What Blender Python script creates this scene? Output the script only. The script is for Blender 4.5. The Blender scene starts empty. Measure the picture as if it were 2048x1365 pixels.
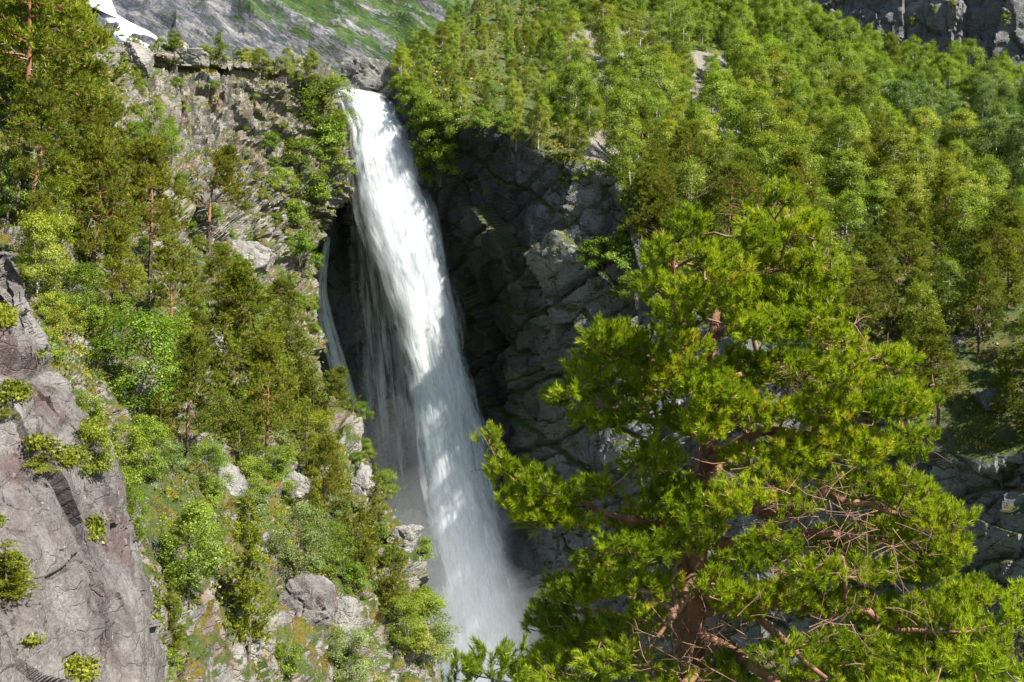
import bpy, math, random
import numpy as np
from mathutils import Vector
from mathutils.bvhtree import BVHTree

# ------------------------------------------------------------------ camera, sky, sun, exposure
scene = bpy.context.scene
COL = scene.collection
cam_data = bpy.data.cameras.new("camera")
cam = bpy.data.objects.new("camera", cam_data)
COL.objects.link(cam)
cam_data.lens = 40.0
cam_data.sensor_width = 36.0
cam_data.clip_start = 0.1
cam_data.clip_end = 9000.0
cam.location = (0, 0, 0)
cam.rotation_euler = (math.radians(90), 0, 0)
scene.camera = cam

SUN = Vector((0.65, -0.43, 0.76)).normalized()
world = bpy.data.worlds.new("World")
scene.world = world
world.use_nodes = True
wn = world.node_tree
sky = wn.nodes.new("ShaderNodeTexSky")
sky.sky_type = 'NISHITA'
sky.sun_disc = False
sky.sun_elevation = math.asin(SUN.z)
sky.sun_rotation = math.atan2(SUN.x, SUN.y)
sky.altitude = 300
sky.air_density = 1.0
sky.dust_density = 0.6
wn.links.new(sky.outputs[0], wn.nodes['Background'].inputs[0])
wn.nodes['Background'].inputs[1].default_value = 0.065

sun_data = bpy.data.lights.new("sun", 'SUN')
sun_data.energy = 5.0
sun_data.angle = math.radians(0.5)
sun_data.color = (1.0, 0.95, 0.86)
sun = bpy.data.objects.new("sun", sun_data)
COL.objects.link(sun)
sun.rotation_euler = SUN.to_track_quat('Z', 'Y').to_euler()
sun.location = (60, -40, 120)

scene.view_settings.view_transform = 'Standard'
scene.view_settings.look = 'None'
scene.view_settings.exposure = 1.52
scene.view_settings.gamma = 1.0
scene.render.engine = 'CYCLES'
cy = scene.cycles
cy.max_bounces = 7
cy.diffuse_bounces = 4
cy.glossy_bounces = 2
cy.transmission_bounces = 4
cy.volume_bounces = 1
cy.transparent_max_bounces = 14
cy.use_denoising = True
cy.caustics_reflective = False
cy.caustics_refractive = False

# ------------------------------------------------------------------ helpers
KPX = 0.9 / 2048.0


def at(px, py, Y):
    """point seen at photograph pixel (px, py), Y metres in front of the viewpoint"""
    return ((px - 1024.0) * KPX * Y, Y, (682.5 - py) * KPX * Y)


def to_px(P):
    P = np.asarray(P)
    y = np.maximum(P[..., 1], 0.1)
    return P[..., 0] / (KPX * y) + 1024.0, 682.5 - P[..., 2] / (KPX * y)


_rs = np.random.RandomState(11)
_perm = np.concatenate([_rs.permutation(256)] * 3).astype(np.int64)
_g = _rs.normal(size=(256, 3))
_g /= np.linalg.norm(_g, axis=1)[:, None]


def perlin(p):
    p = np.asarray(p, dtype=np.float64)
    i = np.floor(p).astype(np.int64)
    f = p - i
    i &= 255
    u = f * f * f * (f * (f * 6 - 15) + 10)
    out = 0
    for dx in (0, 1):
        wx = u[:, 0] if dx else 1 - u[:, 0]
        for dy in (0, 1):
            wy = u[:, 1] if dy else 1 - u[:, 1]
            for dz in (0, 1):
                wz = u[:, 2] if dz else 1 - u[:, 2]
                h = _perm[_perm[_perm[(i[:, 0] + dx) & 255] + ((i[:, 1] + dy) & 255)] + ((i[:, 2] + dz) & 255)]
                g = _g[h]
                d = g[:, 0] * (f[:, 0] - dx) + g[:, 1] * (f[:, 1] - dy) + g[:, 2] * (f[:, 2] - dz)
                out = out + wx * wy * wz * d
    return out * 1.5


def fbm(p, octaves=5, gain=0.5, lac=2.03):
    a, s, out = 1.0, 1.0, 0
    for o in range(octaves):
        out = out + a * perlin(p * s + o * 17.3)
        a *= gain
        s *= lac
    return out


def ridged(p, octaves=5):
    a, s, out = 1.0, 1.0, 0
    for o in range(octaves):
        out = out + a * (1 - 2 * np.abs(perlin(p * s + o * 9.1)))
        a *= 0.5
        s *= 2.1
    return out


def blocks(p, tilt=0.9, jump=0.5):
    """angular facets: every cell of a jittered lattice is a tilted flat plane"""
    p = np.asarray(p, dtype=np.float64)
    i = np.floor(p).astype(np.int64)
    best = np.full(len(p), 1e9)
    val = np.zeros(len(p))
    for dx in (-1, 0, 1):
        for dy in (-1, 0, 1):
            for dz in (-1, 0, 1):
                c = i + np.array([dx, dy, dz])
                h = _perm[_perm[_perm[c[:, 0] & 255] + (c[:, 1] & 255)] + (c[:, 2] & 255)]
                h2 = _perm[h + 57]
                h3 = _perm[h2 + 101]
                ctr = c + np.stack([h, h2, h3], 1) / 255.0
                d = p - ctr
                dd = (d * d).sum(1)
                v = (d * _g[h2]).sum(1) * tilt + (h3 / 255.0 - 0.5) * jump
                m = dd < best
                best = np.where(m, dd, best)
                val = np.where(m, v, val)
    return val


def catmull(ctrl, n, t=None):
    ctrl = np.asarray(ctrl, dtype=np.float64)
    m = len(ctrl)
    if t is None:
        t = np.linspace(0, m - 1, n)
    i = np.clip(np.floor(t).astype(int), 0, m - 2)
    f = (t - i).reshape((-1,) + (1,) * (ctrl.ndim - 1))
    p0 = ctrl[np.maximum(i - 1, 0)]
    p1 = ctrl[i]
    p2 = ctrl[i + 1]
    p3 = ctrl[np.minimum(i + 2, m - 1)]
    return 0.5 * (2 * p1 + (p2 - p0) * f + (2 * p0 - 5 * p1 + 4 * p2 - p3) * f * f + (3 * p1 - p0 - 3 * p2 + p3) * f ** 3)


def np_mesh(name, verts, tris=None, quads=None, smooth=False, attr=None, uv=None):
    me = bpy.data.meshes.new(name)
    verts = np.asarray(verts, dtype=np.float32)
    me.vertices.add(len(verts))
    me.vertices.foreach_set('co', verts.ravel())
    loops, starts, n = [], [], 0
    if tris is not None and len(tris):
        t = np.asarray(tris, dtype=np.int32)
        loops.append(t.ravel())
        starts.append(n + 3 * np.arange(len(t), dtype=np.int32))
        n += t.size
    if quads is not None and len(quads):
        q = np.asarray(quads, dtype=np.int32)
        loops.append(q.ravel())
        starts.append(n + 4 * np.arange(len(q), dtype=np.int32))
        n += q.size
    loops = np.concatenate(loops)
    starts = np.concatenate(starts)
    me.loops.add(len(loops))
    me.loops.foreach_set('vertex_index', loops)
    me.polygons.add(len(starts))
    me.polygons.foreach_set('loop_start', starts.astype(np.int32))
    if attr is not None:
        a = me.attributes.new('tone', 'FLOAT', 'POINT')
        a.data.foreach_set('value', np.asarray(attr, dtype=np.float32))
    if uv is not None:
        ul = me.uv_layers.new(name='flow')
        ul.data.foreach_set('uv', np.asarray(uv, dtype=np.float32)[loops].ravel())
    me.update(calc_edges=True)
    me.validate()
    me.polygons.foreach_set('use_smooth', np.full(len(starts), smooth, dtype=bool))
    return me


def link(name, me, mat, parent=None, loc=None):
    o = bpy.data.objects.new(name, me)
    COL.objects.link(o)
    if mat is not None:
        me.materials.clear()
        me.materials.append(mat)
    if parent is not None:
        o.parent = parent
    if loc is not None:
        o.location = loc
    return o


def tag(o, label=None, cat=None, group=None, kind=None):
    if label:
        o['label'] = label
    if cat:
        o['category'] = cat
    if group:
        o['group'] = group
    if kind:
        o['kind'] = kind
    return o


# ------------------------------------------------------------------ materials
class NT:
    def __init__(s, name):
        s.m = bpy.data.materials.new(name)
        s.m.use_nodes = True
        s.t = s.m.node_tree
        s.t.nodes.clear()
        s.out = s.t.nodes.new('ShaderNodeOutputMaterial')

    def n(s, typ, **kw):
        nd = s.t.nodes.new(typ)
        for k, v in kw.items():
            setattr(nd, k, v)
        return nd

    def set(s, sock, v):
        if isinstance(v, bpy.types.NodeSocket):
            s.t.links.new(v, sock)
        elif v is not None:
            sock.default_value = v

    def noise(s, vec, scale, detail=6, rough=0.55, dist=0.0):
        nd = s.n('ShaderNodeTexNoise')
        s.set(nd.inputs['Vector'], vec)
        nd.inputs['Scale'].default_value = scale
        nd.inputs['Detail'].default_value = detail
        nd.inputs['Roughness'].default_value = rough
        nd.inputs['Distortion'].default_value = dist
        return nd.outputs['Fac']

    def mapping(s, vec, scale=(1, 1, 1), rot=(0, 0, 0), loc=(0, 0, 0)):
        nd = s.n('ShaderNodeMapping')
        s.set(nd.inputs['Vector'], vec)
        nd.inputs['Scale'].default_value = scale
        nd.inputs['Rotation'].default_value = rot
        nd.inputs['Location'].default_value = loc
        return nd.outputs[0]

    def math(s, op, a, b=0.0, c=None, clamp=False):
        nd = s.n('ShaderNodeMath', operation=op)
        nd.use_clamp = clamp
        s.set(nd.inputs[0], a)
        s.set(nd.inputs[1], b)
        if c is not None:
            s.set(nd.inputs[2], c)
        return nd.outputs[0]

    def ss(s, x, lo, hi, a=0.0, b=1.0):
        nd = s.n('ShaderNodeMapRange', interpolation_type='SMOOTHSTEP')
        s.set(nd.inputs['Value'], x)
        s.set(nd.inputs['From Min'], lo)
        s.set(nd.inputs['From Max'], hi)
        s.set(nd.inputs['To Min'], a)
        s.set(nd.inputs['To Max'], b)
        return nd.outputs['Result']

    def mix(s, f, a, b, mode='MIX'):
        nd = s.n('ShaderNodeMix', data_type='RGBA', blend_type=mode)
        s.set(nd.inputs['Factor'], f)
        for k, v in ((6, a), (7, b)):
            if isinstance(v, tuple):
                v = (*v, 1.0) if len(v) == 3 else v
            s.set(nd.inputs[k], v)
        return nd.outputs[2]

    def ramp(s, f, stops):
        nd = s.n('ShaderNodeValToRGB')
        cr = nd.color_ramp
        while len(cr.elements) < len(stops):
            cr.elements.new(0.5)
        for e, (p, c) in zip(cr.elements, stops):
            e.position = p
            e.color = (*c, 1.0)
        s.set(nd.inputs[0], f)
        return nd.outputs[0]

    def bump(s, h, strength, dist, prev=None):
        nd = s.n('ShaderNodeBump')
        s.set(nd.inputs['Height'], h)
        nd.inputs['Strength'].default_value = strength
        nd.inputs['Distance'].default_value = dist
        if prev is not None:
            s.set(nd.inputs['Normal'], prev)
        return nd.outputs[0]

    def obj(s):
        return s.n('ShaderNodeTexCoord').outputs['Object']

    def principled(s, color, rough=0.8, normal=None, spec=0.3):
        b = s.n('ShaderNodeBsdfPrincipled')
        s.set(b.inputs['Base Color'], color if not isinstance(color, tuple) else (*color, 1.0))
        s.set(b.inputs['Roughness'], rough)
        b.inputs['Specular IOR Level'].default_value = spec
        if normal is not None:
            s.set(b.inputs['Normal'], normal)
        s.t.links.new(b.outputs[0], s.out.inputs['Surface'])
        return b


def rock_mat(name, c1, c2, c3, feat=1.0, veg=None, veg_lo=0.55, veg_hi=0.75, lichen=0.5, stain=0.4, strata=0.0,
             veg2=None, spec=0.3, rough=0.8, red=None, bumpk=1.0, wet_shade=None, bare=None):
    """weathered rock; moss and grass take the flatter faces. feat = metres of the larger colour patches."""
    t = NT(name)
    P = t.obj()
    geo = t.n('ShaderNodeNewGeometry')
    big = t.noise(P, 0.22 / feat, 7, 0.6, 0.4)
    col = t.ramp(big, [(0.30, c1), (0.47, c2), (0.53, c2), (0.70, c3)])
    med = t.noise(P, 1.3 / feat, 9, 0.68)
    col = t.mix(t.ss(med, 0.36, 0.66, 0.0, 0.75), col, t.mix(0.5, c1, c3), 'MIX')
    fine = t.noise(P, 7.0 / feat, 8, 0.7)
    col = t.mix(0.75, col, t.ramp(fine, [(0.30, (0.45, 0.45, 0.45)), (0.5, (1, 1, 1)), (0.72, (1.5, 1.5, 1.45))]), 'MULTIPLY')
    # dark seepage streaks running down the face
    st = t.noise(t.mapping(P, (0.55 / feat, 0.55 / feat, 0.06 / feat)), 1.0, 7, 0.6, 0.5)
    col = t.mix(t.ss(st, 0.52, 0.72, 0.0, stain), col, (c1[0] * 0.35, c1[1] * 0.35, c1[2] * 0.38))
    if red is not None:
        rd = t.noise(t.mapping(P, (1, 1, 0.6), loc=(31, 7, 3)), 0.35 / feat, 6, 0.6)
        col = t.mix(t.ss(rd, 0.5, 0.66, 0, 0.75), col, red)
    # pale lichen flecks
    lf = t.noise(t.mapping(P, loc=(5, 2, 9)), 3.1 / feat, 8, 0.75)
    col = t.mix(t.ss(lf, 0.60, 0.70, 0.0, lichen), col, (0.52, 0.51, 0.47))
    vor = t.n('ShaderNodeTexVoronoi', feature='DISTANCE_TO_EDGE')
    wob = t.n('ShaderNodeMix', data_type='VECTOR')
    nz = t.n('ShaderNodeTexNoise')
    t.set(nz.inputs['Vector'], P)
    nz.inputs['Scale'].default_value = 0.7 / feat
    nz.inputs['Detail'].default_value = 5
    add = t.n('ShaderNodeVectorMath', operation='MULTIPLY_ADD')
    t.set(add.inputs[0], nz.outputs['Color'])
    add.inputs[1].default_value = (2.2 * feat,) * 3 if strata < .3 else (1.2, 1.2, 1.2)
    t.set(add.inputs[2], t.mapping(P, (1, 1, 1.6) if strata < .3 else (.55, .55, 2.4), (0, 0.12, 0)))
    t.set(vor.inputs['Vector'], add.outputs[0])
    vor.inputs['Scale'].default_value = 0.55 / feat
    crack = t.ss(vor.outputs['Distance'], 0.0, 0.05)
    if strata > 0.3:
        col = t.mix(t.ss(vor.outputs['Distance'], 0.0, 0.035, 0.45, 0.0), col, tuple(.25 * x for x in c1))
    h = t.math('ADD', t.math('MULTIPLY', med, 0.55), t.math('MULTIPLY', fine, 0.22))
    h = t.math('ADD', h, t.math('MULTIPLY', crack, 0.10))
    if strata > 0:
        warp = t.noise(P, 0.25 / feat, 4, 0.5)
        sep = t.n('ShaderNodeSeparateXYZ')
        t.set(sep.inputs[0], P)
        zz = t.math('ADD', t.math('MULTIPLY', sep.outputs[2], 1.1 / feat), t.math('MULTIPLY', warp, 0.9))
        cmb = t.n('ShaderNodeCombineXYZ')
        t.set(cmb.inputs[2], zz)
        t.set(cmb.inputs[0], t.math('MULTIPLY', sep.outputs[0], 0.08 / feat))
        sn = t.noise(cmb.outputs[0], 1.6, 5, 0.7)
        h = t.math('ADD', h, t.math('MULTIPLY', sn, strata if strata < .3 else .08))
    nrm = t.bump(h, 0.9, 0.9 * feat * bumpk)
    if wet_shade is not None:      # rock by the fall blackened: soaked by spray, with the alcove's shade painted in
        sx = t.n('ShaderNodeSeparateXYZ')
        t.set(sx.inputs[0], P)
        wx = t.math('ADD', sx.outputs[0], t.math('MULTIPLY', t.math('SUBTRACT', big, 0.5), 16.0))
        col = t.mix(t.ss(wx, wet_shade[0], wet_shade[1], 0.85, 0.0), col, (0.018, 0.016, 0.018))
    if bare is not None:     # glaciated open rock, paler than the walls
        ba = t.n('ShaderNodeAttribute', attribute_name='bare').outputs['Fac']
        ba = t.ss(t.math('ADD', ba, t.math('MULTIPLY', t.math('SUBTRACT', med, 0.5), 0.9)), 0.35, 0.6)
        pale = t.mix(0.8, bare, t.ramp(fine, [(0.3, (0.5, 0.5, 0.5)), (0.7, (1.25, 1.2, 1.15))]), 'MULTIPLY')
        col = t.mix(ba, col, pale)
    if veg is not None:
        sepn = t.n('ShaderNodeSeparateXYZ')
        t.set(sepn.inputs[0], geo.outputs['Normal'])
        vn = t.noise(t.mapping(P, loc=(3, 8, 1)), 0.30 / feat, 9, 0.65)
        vn2 = t.noise(P, 2.0 / feat, 6, 0.7)
        f = t.math('ADD', sepn.outputs[2], t.math('MULTIPLY', t.math('SUBTRACT', vn, 0.5), 1.5))
        f = t.math('ADD', f, t.math('MULTIPLY', t.math('SUBTRACT', vn2, 0.5), 0.8))
        if bare is not None:
            f = t.math('SUBTRACT', f, t.math('MULTIPLY', ba, 0.75))
        f = t.ss(f, veg_lo, veg_hi)
        vc = t.ramp(t.noise(t.mapping(P, loc=(9, 1, 4)), 0.5 / feat, 8, 0.7),
                    [(0.3, veg), (0.5, tuple(1.5 * x for x in veg)), (0.56, veg2 or veg), (0.64, veg2 or veg), (0.75, veg)])
        vc = t.mix(0.8, vc, t.ramp(t.noise(P, 5.0 / feat, 6, 0.8), [(0.3, (0.3, 0.3, 0.3)), (0.6, (1.25, 1.25, 1.25))]), 'MULTIPLY')
        col = t.mix(f, col, vc)
        h2 = t.math('MULTIPLY', t.noise(P, 3.0 / feat, 8, 0.8), t.math('MULTIPLY', f, 1.0))
        nrm = t.bump(h2, 1.0, 0.5 * feat, nrm)
    t.principled(col, rough, nrm, spec)
    return t.m


def leaf_mat(name, dark, light, transl=0.35, hue=0.03, val=0.35, accent=None):
    t = NT(name)
    a = t.n('ShaderNodeAttribute', attribute_name='tone')
    oi = t.n('ShaderNodeObjectInfo')
    stops = [(0.0, dark), (0.55, tuple((x + y) * .5 for x, y in zip(dark, light))), (0.95, light)]
    if accent:
        stops += [(0.985, light), (1.0, accent)]
    col = t.ramp(a.outputs['Fac'], stops)
    hs = t.n('ShaderNodeHueSaturation')
    t.set(hs.inputs['Hue'], t.math('ADD', t.math('MULTIPLY', oi.outputs['Random'], hue), 0.5 - hue * 0.5))
    r2 = t.math('FRACT', t.math('MULTIPLY', oi.outputs['Random'], 7.31))
    t.set(hs.inputs['Value'], t.math('ADD', t.math('MULTIPLY', r2, val), 1.0 - val * 0.5))
    t.set(hs.inputs['Color'], col)
    c = hs.outputs[0]
    d = t.n('ShaderNodeBsdfDiffuse')
    t.set(d.inputs[0], c)
    tr = t.n('ShaderNodeBsdfTranslucent')
    t.set(tr.inputs[0], t.mix(1.0, c, (1.0, 1.18, 0.5), 'MULTIPLY'))
    m1 = t.n('ShaderNodeMixShader')
    m1.inputs[0].default_value = transl
    t.t.links.new(d.outputs[0], m1.inputs[1])
    t.t.links.new(tr.outputs[0], m1.inputs[2])
    g = t.n('ShaderNodeBsdfGlossy')
    g.inputs[0].default_value = (0.9, 0.95, 0.8, 1)
    g.inputs['Roughness'].default_value = 0.45
    m2 = t.n('ShaderNodeMixShader')
    m2.inputs[0].default_value = 0.015
    t.t.links.new(m1.outputs[0], m2.inputs[1])
    t.t.links.new(g.outputs[0], m2.inputs[2])
    t.t.links.new(m2.outputs[0], t.out.inputs['Surface'])
    return t.m


def bark_mat(name, low, high, scale=6.0, zlo=None, zhi=None, low2=None):
    t = NT(name)
    P = t.obj()
    n1 = t.noise(t.mapping(P, (1, 1, 0.35)), scale, 8, 0.7)
    col = t.ramp(n1, [(0.3, low), (0.55, tuple((a + b) / 2 for a, b in zip(low, high))), (0.72, high)])
    if zlo is not None:      # the grey plated bark of the lower stem
        sep = t.n('ShaderNodeSeparateXYZ')
        t.set(sep.inputs[0], P)
        f = t.ss(t.math('ADD', sep.outputs[2], t.math('MULTIPLY', n1, zhi * 0.4)), zlo, zhi)
        col = t.mix(f, low2, col)
    t.principled(col, 0.85, t.bump(n1, 0.8, 0.08), 0.2)
    return t.m


GREY1, GREY2, GREY3 = (0.12, 0.108, 0.10), (0.205, 0.187, 0.168), (0.33, 0.31, 0.28)
M = {}
M['bluff'] = rock_mat('hillside_rock', GREY1, GREY2, GREY3, 1.0, veg=(0.060, 0.085, 0.014), veg2=(0.19, 0.145, 0.02),
                      veg_lo=0.28, veg_hi=0.58, strata=0.4, stain=0.55, red=(0.20, 0.13, 0.09))
M['gorge'] = rock_mat('gorge_rock', (0.074, 0.073, 0.075), (0.150, 0.149, 0.151), (0.30, 0.295, 0.285), 1.5,
                      veg=(0.055, 0.085, 0.014), veg2=(0.16, 0.14, 0.03), veg_lo=0.28, veg_hi=0.58, stain=0.75, lichen=0.35, strata=0.12, spec=0.4, rough=0.65, wet_shade=(-3.0, 8.0), bare=(0.21, 0.19, 0.165))
M['near'] = rock_mat('outcrop_rock', (0.052, 0.042, 0.042), (0.108, 0.092, 0.088), (0.28, 0.27, 0.255), 0.6, veg=(0.10, 0.11, 0.014), veg2=(0.17, 0.10, 0.03),
                     veg_lo=1.0, veg_hi=1.2, stain=0.5, lichen=0.75, red=(0.085, 0.054, 0.049), bumpk=.8)
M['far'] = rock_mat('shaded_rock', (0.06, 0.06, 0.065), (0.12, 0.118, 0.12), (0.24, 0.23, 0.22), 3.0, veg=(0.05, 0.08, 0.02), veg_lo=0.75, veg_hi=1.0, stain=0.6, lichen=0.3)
M['boulder'] = rock_mat('boulder_rock', GREY1, (0.22, 0.208, 0.193), (0.34, 0.325, 0.30), 0.8, veg=(0.07, 0.09, 0.015), veg2=(0.18, 0.14, 0.03), veg_lo=1.05, veg_hi=1.3, stain=0.4)
M['dark_boulder'] = rock_mat('dark_boulder_rock', (0.08, 0.075, 0.07), (0.15, 0.145, 0.135), (0.27, 0.26, 0.24), 1.2, veg=(0.08, 0.09, 0.02), veg2=(0.18, 0.14, 0.05), veg_lo=0.9, veg_hi=1.1, stain=0.5)


def mountain_mat():
    t = NT('mountain_slope')
    P = t.obj()
    # slabs and gullies dip down to the right across the face
    R = t.mapping(P, (1, 1, 1), (0, math.radians(-36), 0))
    S = t.mapping(R, (0.14, 0.25, 1.0))
    n1 = t.noise(S, 0.022, 9, 0.62, 0.6)
    n2 = t.noise(t.mapping(R, (0.30, 0.45, 1.0)), 0.10, 9, 0.75, 0.2)
    n3 = t.noise(P, 0.25, 7, 0.75)
    n4 = t.noise(t.mapping(R, (0.4, 0.6, 1.0), loc=(7, 3, 5)), 0.30, 8, 0.75, 0.1)
    rock = t.ramp(n2, [(0.40, (0.030, 0.035, 0.052)), (0.50, (0.11, 0.11, 0.125)), (0.63, (0.24, 0.237, 0.23))])
    rock = t.mix(0.8, rock, t.ramp(n4, [(0.36, (0.35, 0.36, 0.42)), (0.6, (1.3, 1.3, 1.25))]), 'MULTIPLY')
    rock = t.mix(0.5, rock, t.ramp(n3, [(0.3, (0.5, 0.5, 0.55)), (0.7, (1.3, 1.3, 1.25))]), 'MULTIPLY')
    green = t.ramp(t.noise(P, 0.09, 8, 0.75), [(0.3, (0.020, 0.050, 0.016)), (0.52, (0.050, 0.092, 0.022)), (0.72, (0.13, 0.14, 0.05))])
    sep = t.n('ShaderNodeSeparateXYZ')
    t.set(sep.inputs[0], R)
    sepP = t.n('ShaderNodeSeparateXYZ')
    t.set(sepP.inputs[0], P)
    # greener to the right of the long pale slab
    g0 = t.ss(t.math('ADD', t.math('MULTIPLY', sep.outputs[2], 1.0), 0), -20.0, 150.0, -0.10, 0.06)
    f = t.math('ADD', t.math('ADD', n1, g0), t.math('MULTIPLY', t.math('SUBTRACT', n2, 0.5), -0.9))
    f = t.math('ADD', f, t.math('MULTIPLY', t.math('SUBTRACT', n4, 0.5), -0.5))
    f = t.math('ADD', f, t.math('MULTIPLY', t.math('SUBTRACT', n3, 0.5), 0.35))
    f = t.ss(f, 0.46, 0.53)
    col = t.mix(f, rock, green)
    h = t.math('ADD', t.math('MULTIPLY', n2, 1.0), t.math('MULTIPLY', n3, 0.3))
    t.principled(col, 0.85, t.bump(h, 0.8, 9.0), 0.2)
    return t.m


M['mountain'] = mountain_mat()


def plain(name, col, rough=0.8):
    t = NT(name)
    n = t.noise(t.obj(), 0.35, 8, 0.75)
    c = t.mix(0.6, col, t.ramp(n, [(0.3, (0.7, 0.7, 0.7)), (0.7, (1.2, 1.2, 1.2))]), 'MULTIPLY')
    t.principled(c, rough, t.bump(n, 0.5, 0.2), 0.3)
    return t.m


M['snow'] = plain('snow', (0.70, 0.71, 0.73), 0.6)
M['ground'] = plain('valley_ground', (0.06, 0.08, 0.03))
M['deadwood'] = bark_mat('dead_wood', (0.22, 0.19, 0.165), (0.50, 0.46, 0.42), 9)
M['pine_bark'] = bark_mat('pine_bark', (0.15, 0.065, 0.034), (0.30, 0.15, 0.08), 5.0, 3.0, 7.0, (0.075, 0.055, 0.045))
M['big_bark'] = bark_mat('big_pine_bark', (0.07, 0.030, 0.020), (0.40, 0.215, 0.125), 4.0)
M['twig'] = bark_mat('dry_twig_bark', (0.15, 0.075, 0.05), (0.34, 0.22, 0.15), 9.0)
M['birch_bark'] = bark_mat('birch_bark', (0.20, 0.18, 0.16), (0.62, 0.60, 0.56), 5.0)
M['dark_bark'] = bark_mat('dark_bark', (0.07, 0.055, 0.04), (0.18, 0.14, 0.11), 6.0)
M['birch'] = leaf_mat('birch_leaf', (0.115, 0.155, 0.015), (0.29, 0.325, 0.036), 0.48, 0.045, 0.55)
M['broad'] = leaf_mat('broad_leaf', (0.085, 0.14, 0.014), (0.23, 0.30, 0.032), 0.46, 0.03, 0.3)
M['willow'] = leaf_mat('willow_leaf', (0.11, 0.15, 0.045), (0.26, 0.31, 0.10), 0.42, 0.02, 0.25)
M['pine'] = leaf_mat('pine_needle', (0.085, 0.108, 0.012), (0.25, 0.265, 0.020), 0.42, 0.03, 0.4)
M['bigpine'] = leaf_mat('big_pine_needle', (0.10, 0.155, 0.008), (0.41, 0.46, 0.018), 0.42, 0.01, 0.1, accent=(0.50, 0.26, 0.04))
M['spruce'] = leaf_mat('spruce_needle', (0.06, 0.09, 0.013), (0.17, 0.20, 0.022), 0.4, 0.03, 0.35)
M['birch_cool'] = leaf_mat('grey_birch_leaf', (0.07, 0.115, 0.026), (0.20, 0.26, 0.060), 0.44, 0.03, 0.45)
M['cover'] = leaf_mat('ground_leaf', (0.07, 0.095, 0.010), (0.24, 0.24, 0.022), 0.35, 0.02, 0.1, accent=(0.36, 0.20, 0.03))


def water_mat(name, amin, amax, su, sv, edge=0.0, body=0.0):
    """spray: white scattering water, torn into streaks along the flow coordinates"""
    t = NT(name)
    uvn = t.n('ShaderNodeUVMap', uv_map='flow')
    UV = uvn.outputs[0]
    sep = t.n('ShaderNodeSeparateXYZ')
    t.set(sep.inputs[0], UV)
    u, v = sep.outputs[0], sep.outputs[1]
    nA = t.noise(t.mapping(UV, (su, sv, 1)), 1.0, 8, 0.62, 0.35)
    nB = t.noise(t.mapping(UV, (su * 3.2, sv * 2.2, 1), loc=(3, 5, 0)), 1.0, 7, 0.65, 0.2)
    s = t.math('ADD', t.math('MULTIPLY', nA, 0.62), t.math('MULTIPLY', nB, 0.38))
    ed = t.math('MULTIPLY', t.math('MULTIPLY', u, t.math('SUBTRACT', 1.0, u)), 4.0)
    if body > 0:
        x = t.math('ADD', t.math('MULTIPLY', t.math('POWER', ed, 0.8), edge), t.math('MULTIPLY', t.math('SUBTRACT', s, 0.5), 2.6))
        alpha = t.ss(x, amin, amax)
    else:
        x = t.math('MULTIPLY', t.math('POWER', ed, 0.6), 1.0)
        alpha = t.math('MULTIPLY', t.ss(s, amin, amax), x)
    fade = t.n('ShaderNodeAttribute', attribute_name='tone')
    alpha = t.math('MULTIPLY', alpha, fade.outputs['Fac'], clamp=True)
    d = t.n('ShaderNodeBsdfDiffuse')
    d.inputs[0].default_value = (0.88, 0.90, 0.92, 1)
    tr = t.n('ShaderNodeBsdfTranslucent')
    tr.inputs[0].default_value = (0.88, 0.90, 0.92, 1)
    bn = t.bump(s, 0.55, 1.6)
    t.set(d.inputs['Normal'], bn)
    m1 = t.n('ShaderNodeMixShader')
    m1.inputs[0].default_value = 0.42
    t.t.links.new(d.outputs[0], m1.inputs[1])
    t.t.links.new(tr.outputs[0], m1.inputs[2])
    tp = t.n('ShaderNodeBsdfTransparent')
    m2 = t.n('ShaderNodeMixShader')
    t.set(m2.inputs[0], alpha)
    t.t.links.new(tp.outputs[0], m2.inputs[1])
    t.t.links.new(m1.outputs[0], m2.inputs[2])
    t.t.links.new(m2.outputs[0], t.out.inputs['Surface'])
    return t.m


M['fall'] = water_mat('falling_water', 0.15, 0.9, 8.0, 9.0, edge=0.3, body=1)
M['fallcore'] = water_mat('falling_water_core', -0.15, 0.6, 9.0, 10.0, edge=0.85, body=1)
M['wisp'] = water_mat('water_wisps', 0.36, 0.66, 2.2, 6.0)
M['veil'] = water_mat('water_veil', 0.41, 0.66, 10.0, 3.2)
M['rill'] = water_mat('water_rill', 0.33, 0.52, 4.0, 5.0)


def mist_mat(name, dens):
    t = NT(name)
    v = t.n('ShaderNodeVolumeScatter')
    v.inputs['Color'].default_value = (0.93, 0.95, 0.98, 1)
    v.inputs['Density'].default_value = dens
    v.inputs['Anisotropy'].default_value = 0.1
    t.t.links.new(v.outputs[0], t.out.inputs['Volume'])
    return t.m


def river_mat():
    t = NT('river_water')
    n = t.noise(t.obj(), 0.6, 6, 0.6)
    c = t.ramp(n, [(0.4, (0.05, 0.07, 0.07)), (0.65, (0.7, 0.72, 0.73))])
    t.principled(c, 0.15, t.bump(n, 0.6, 0.5), 0.5)
    return t.m


M['river'] = river_mat()
# ------------------------------------------------------------------ terrain
SURF = {}


def grid_quads(nv, nu):
    i = np.arange(nv - 1)[:, None] * nu + np.arange(nu - 1)[None, :]
    i = i.ravel()
    return np.stack([i, i + nu, i + nu + 1, i + 1], 1)


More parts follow.
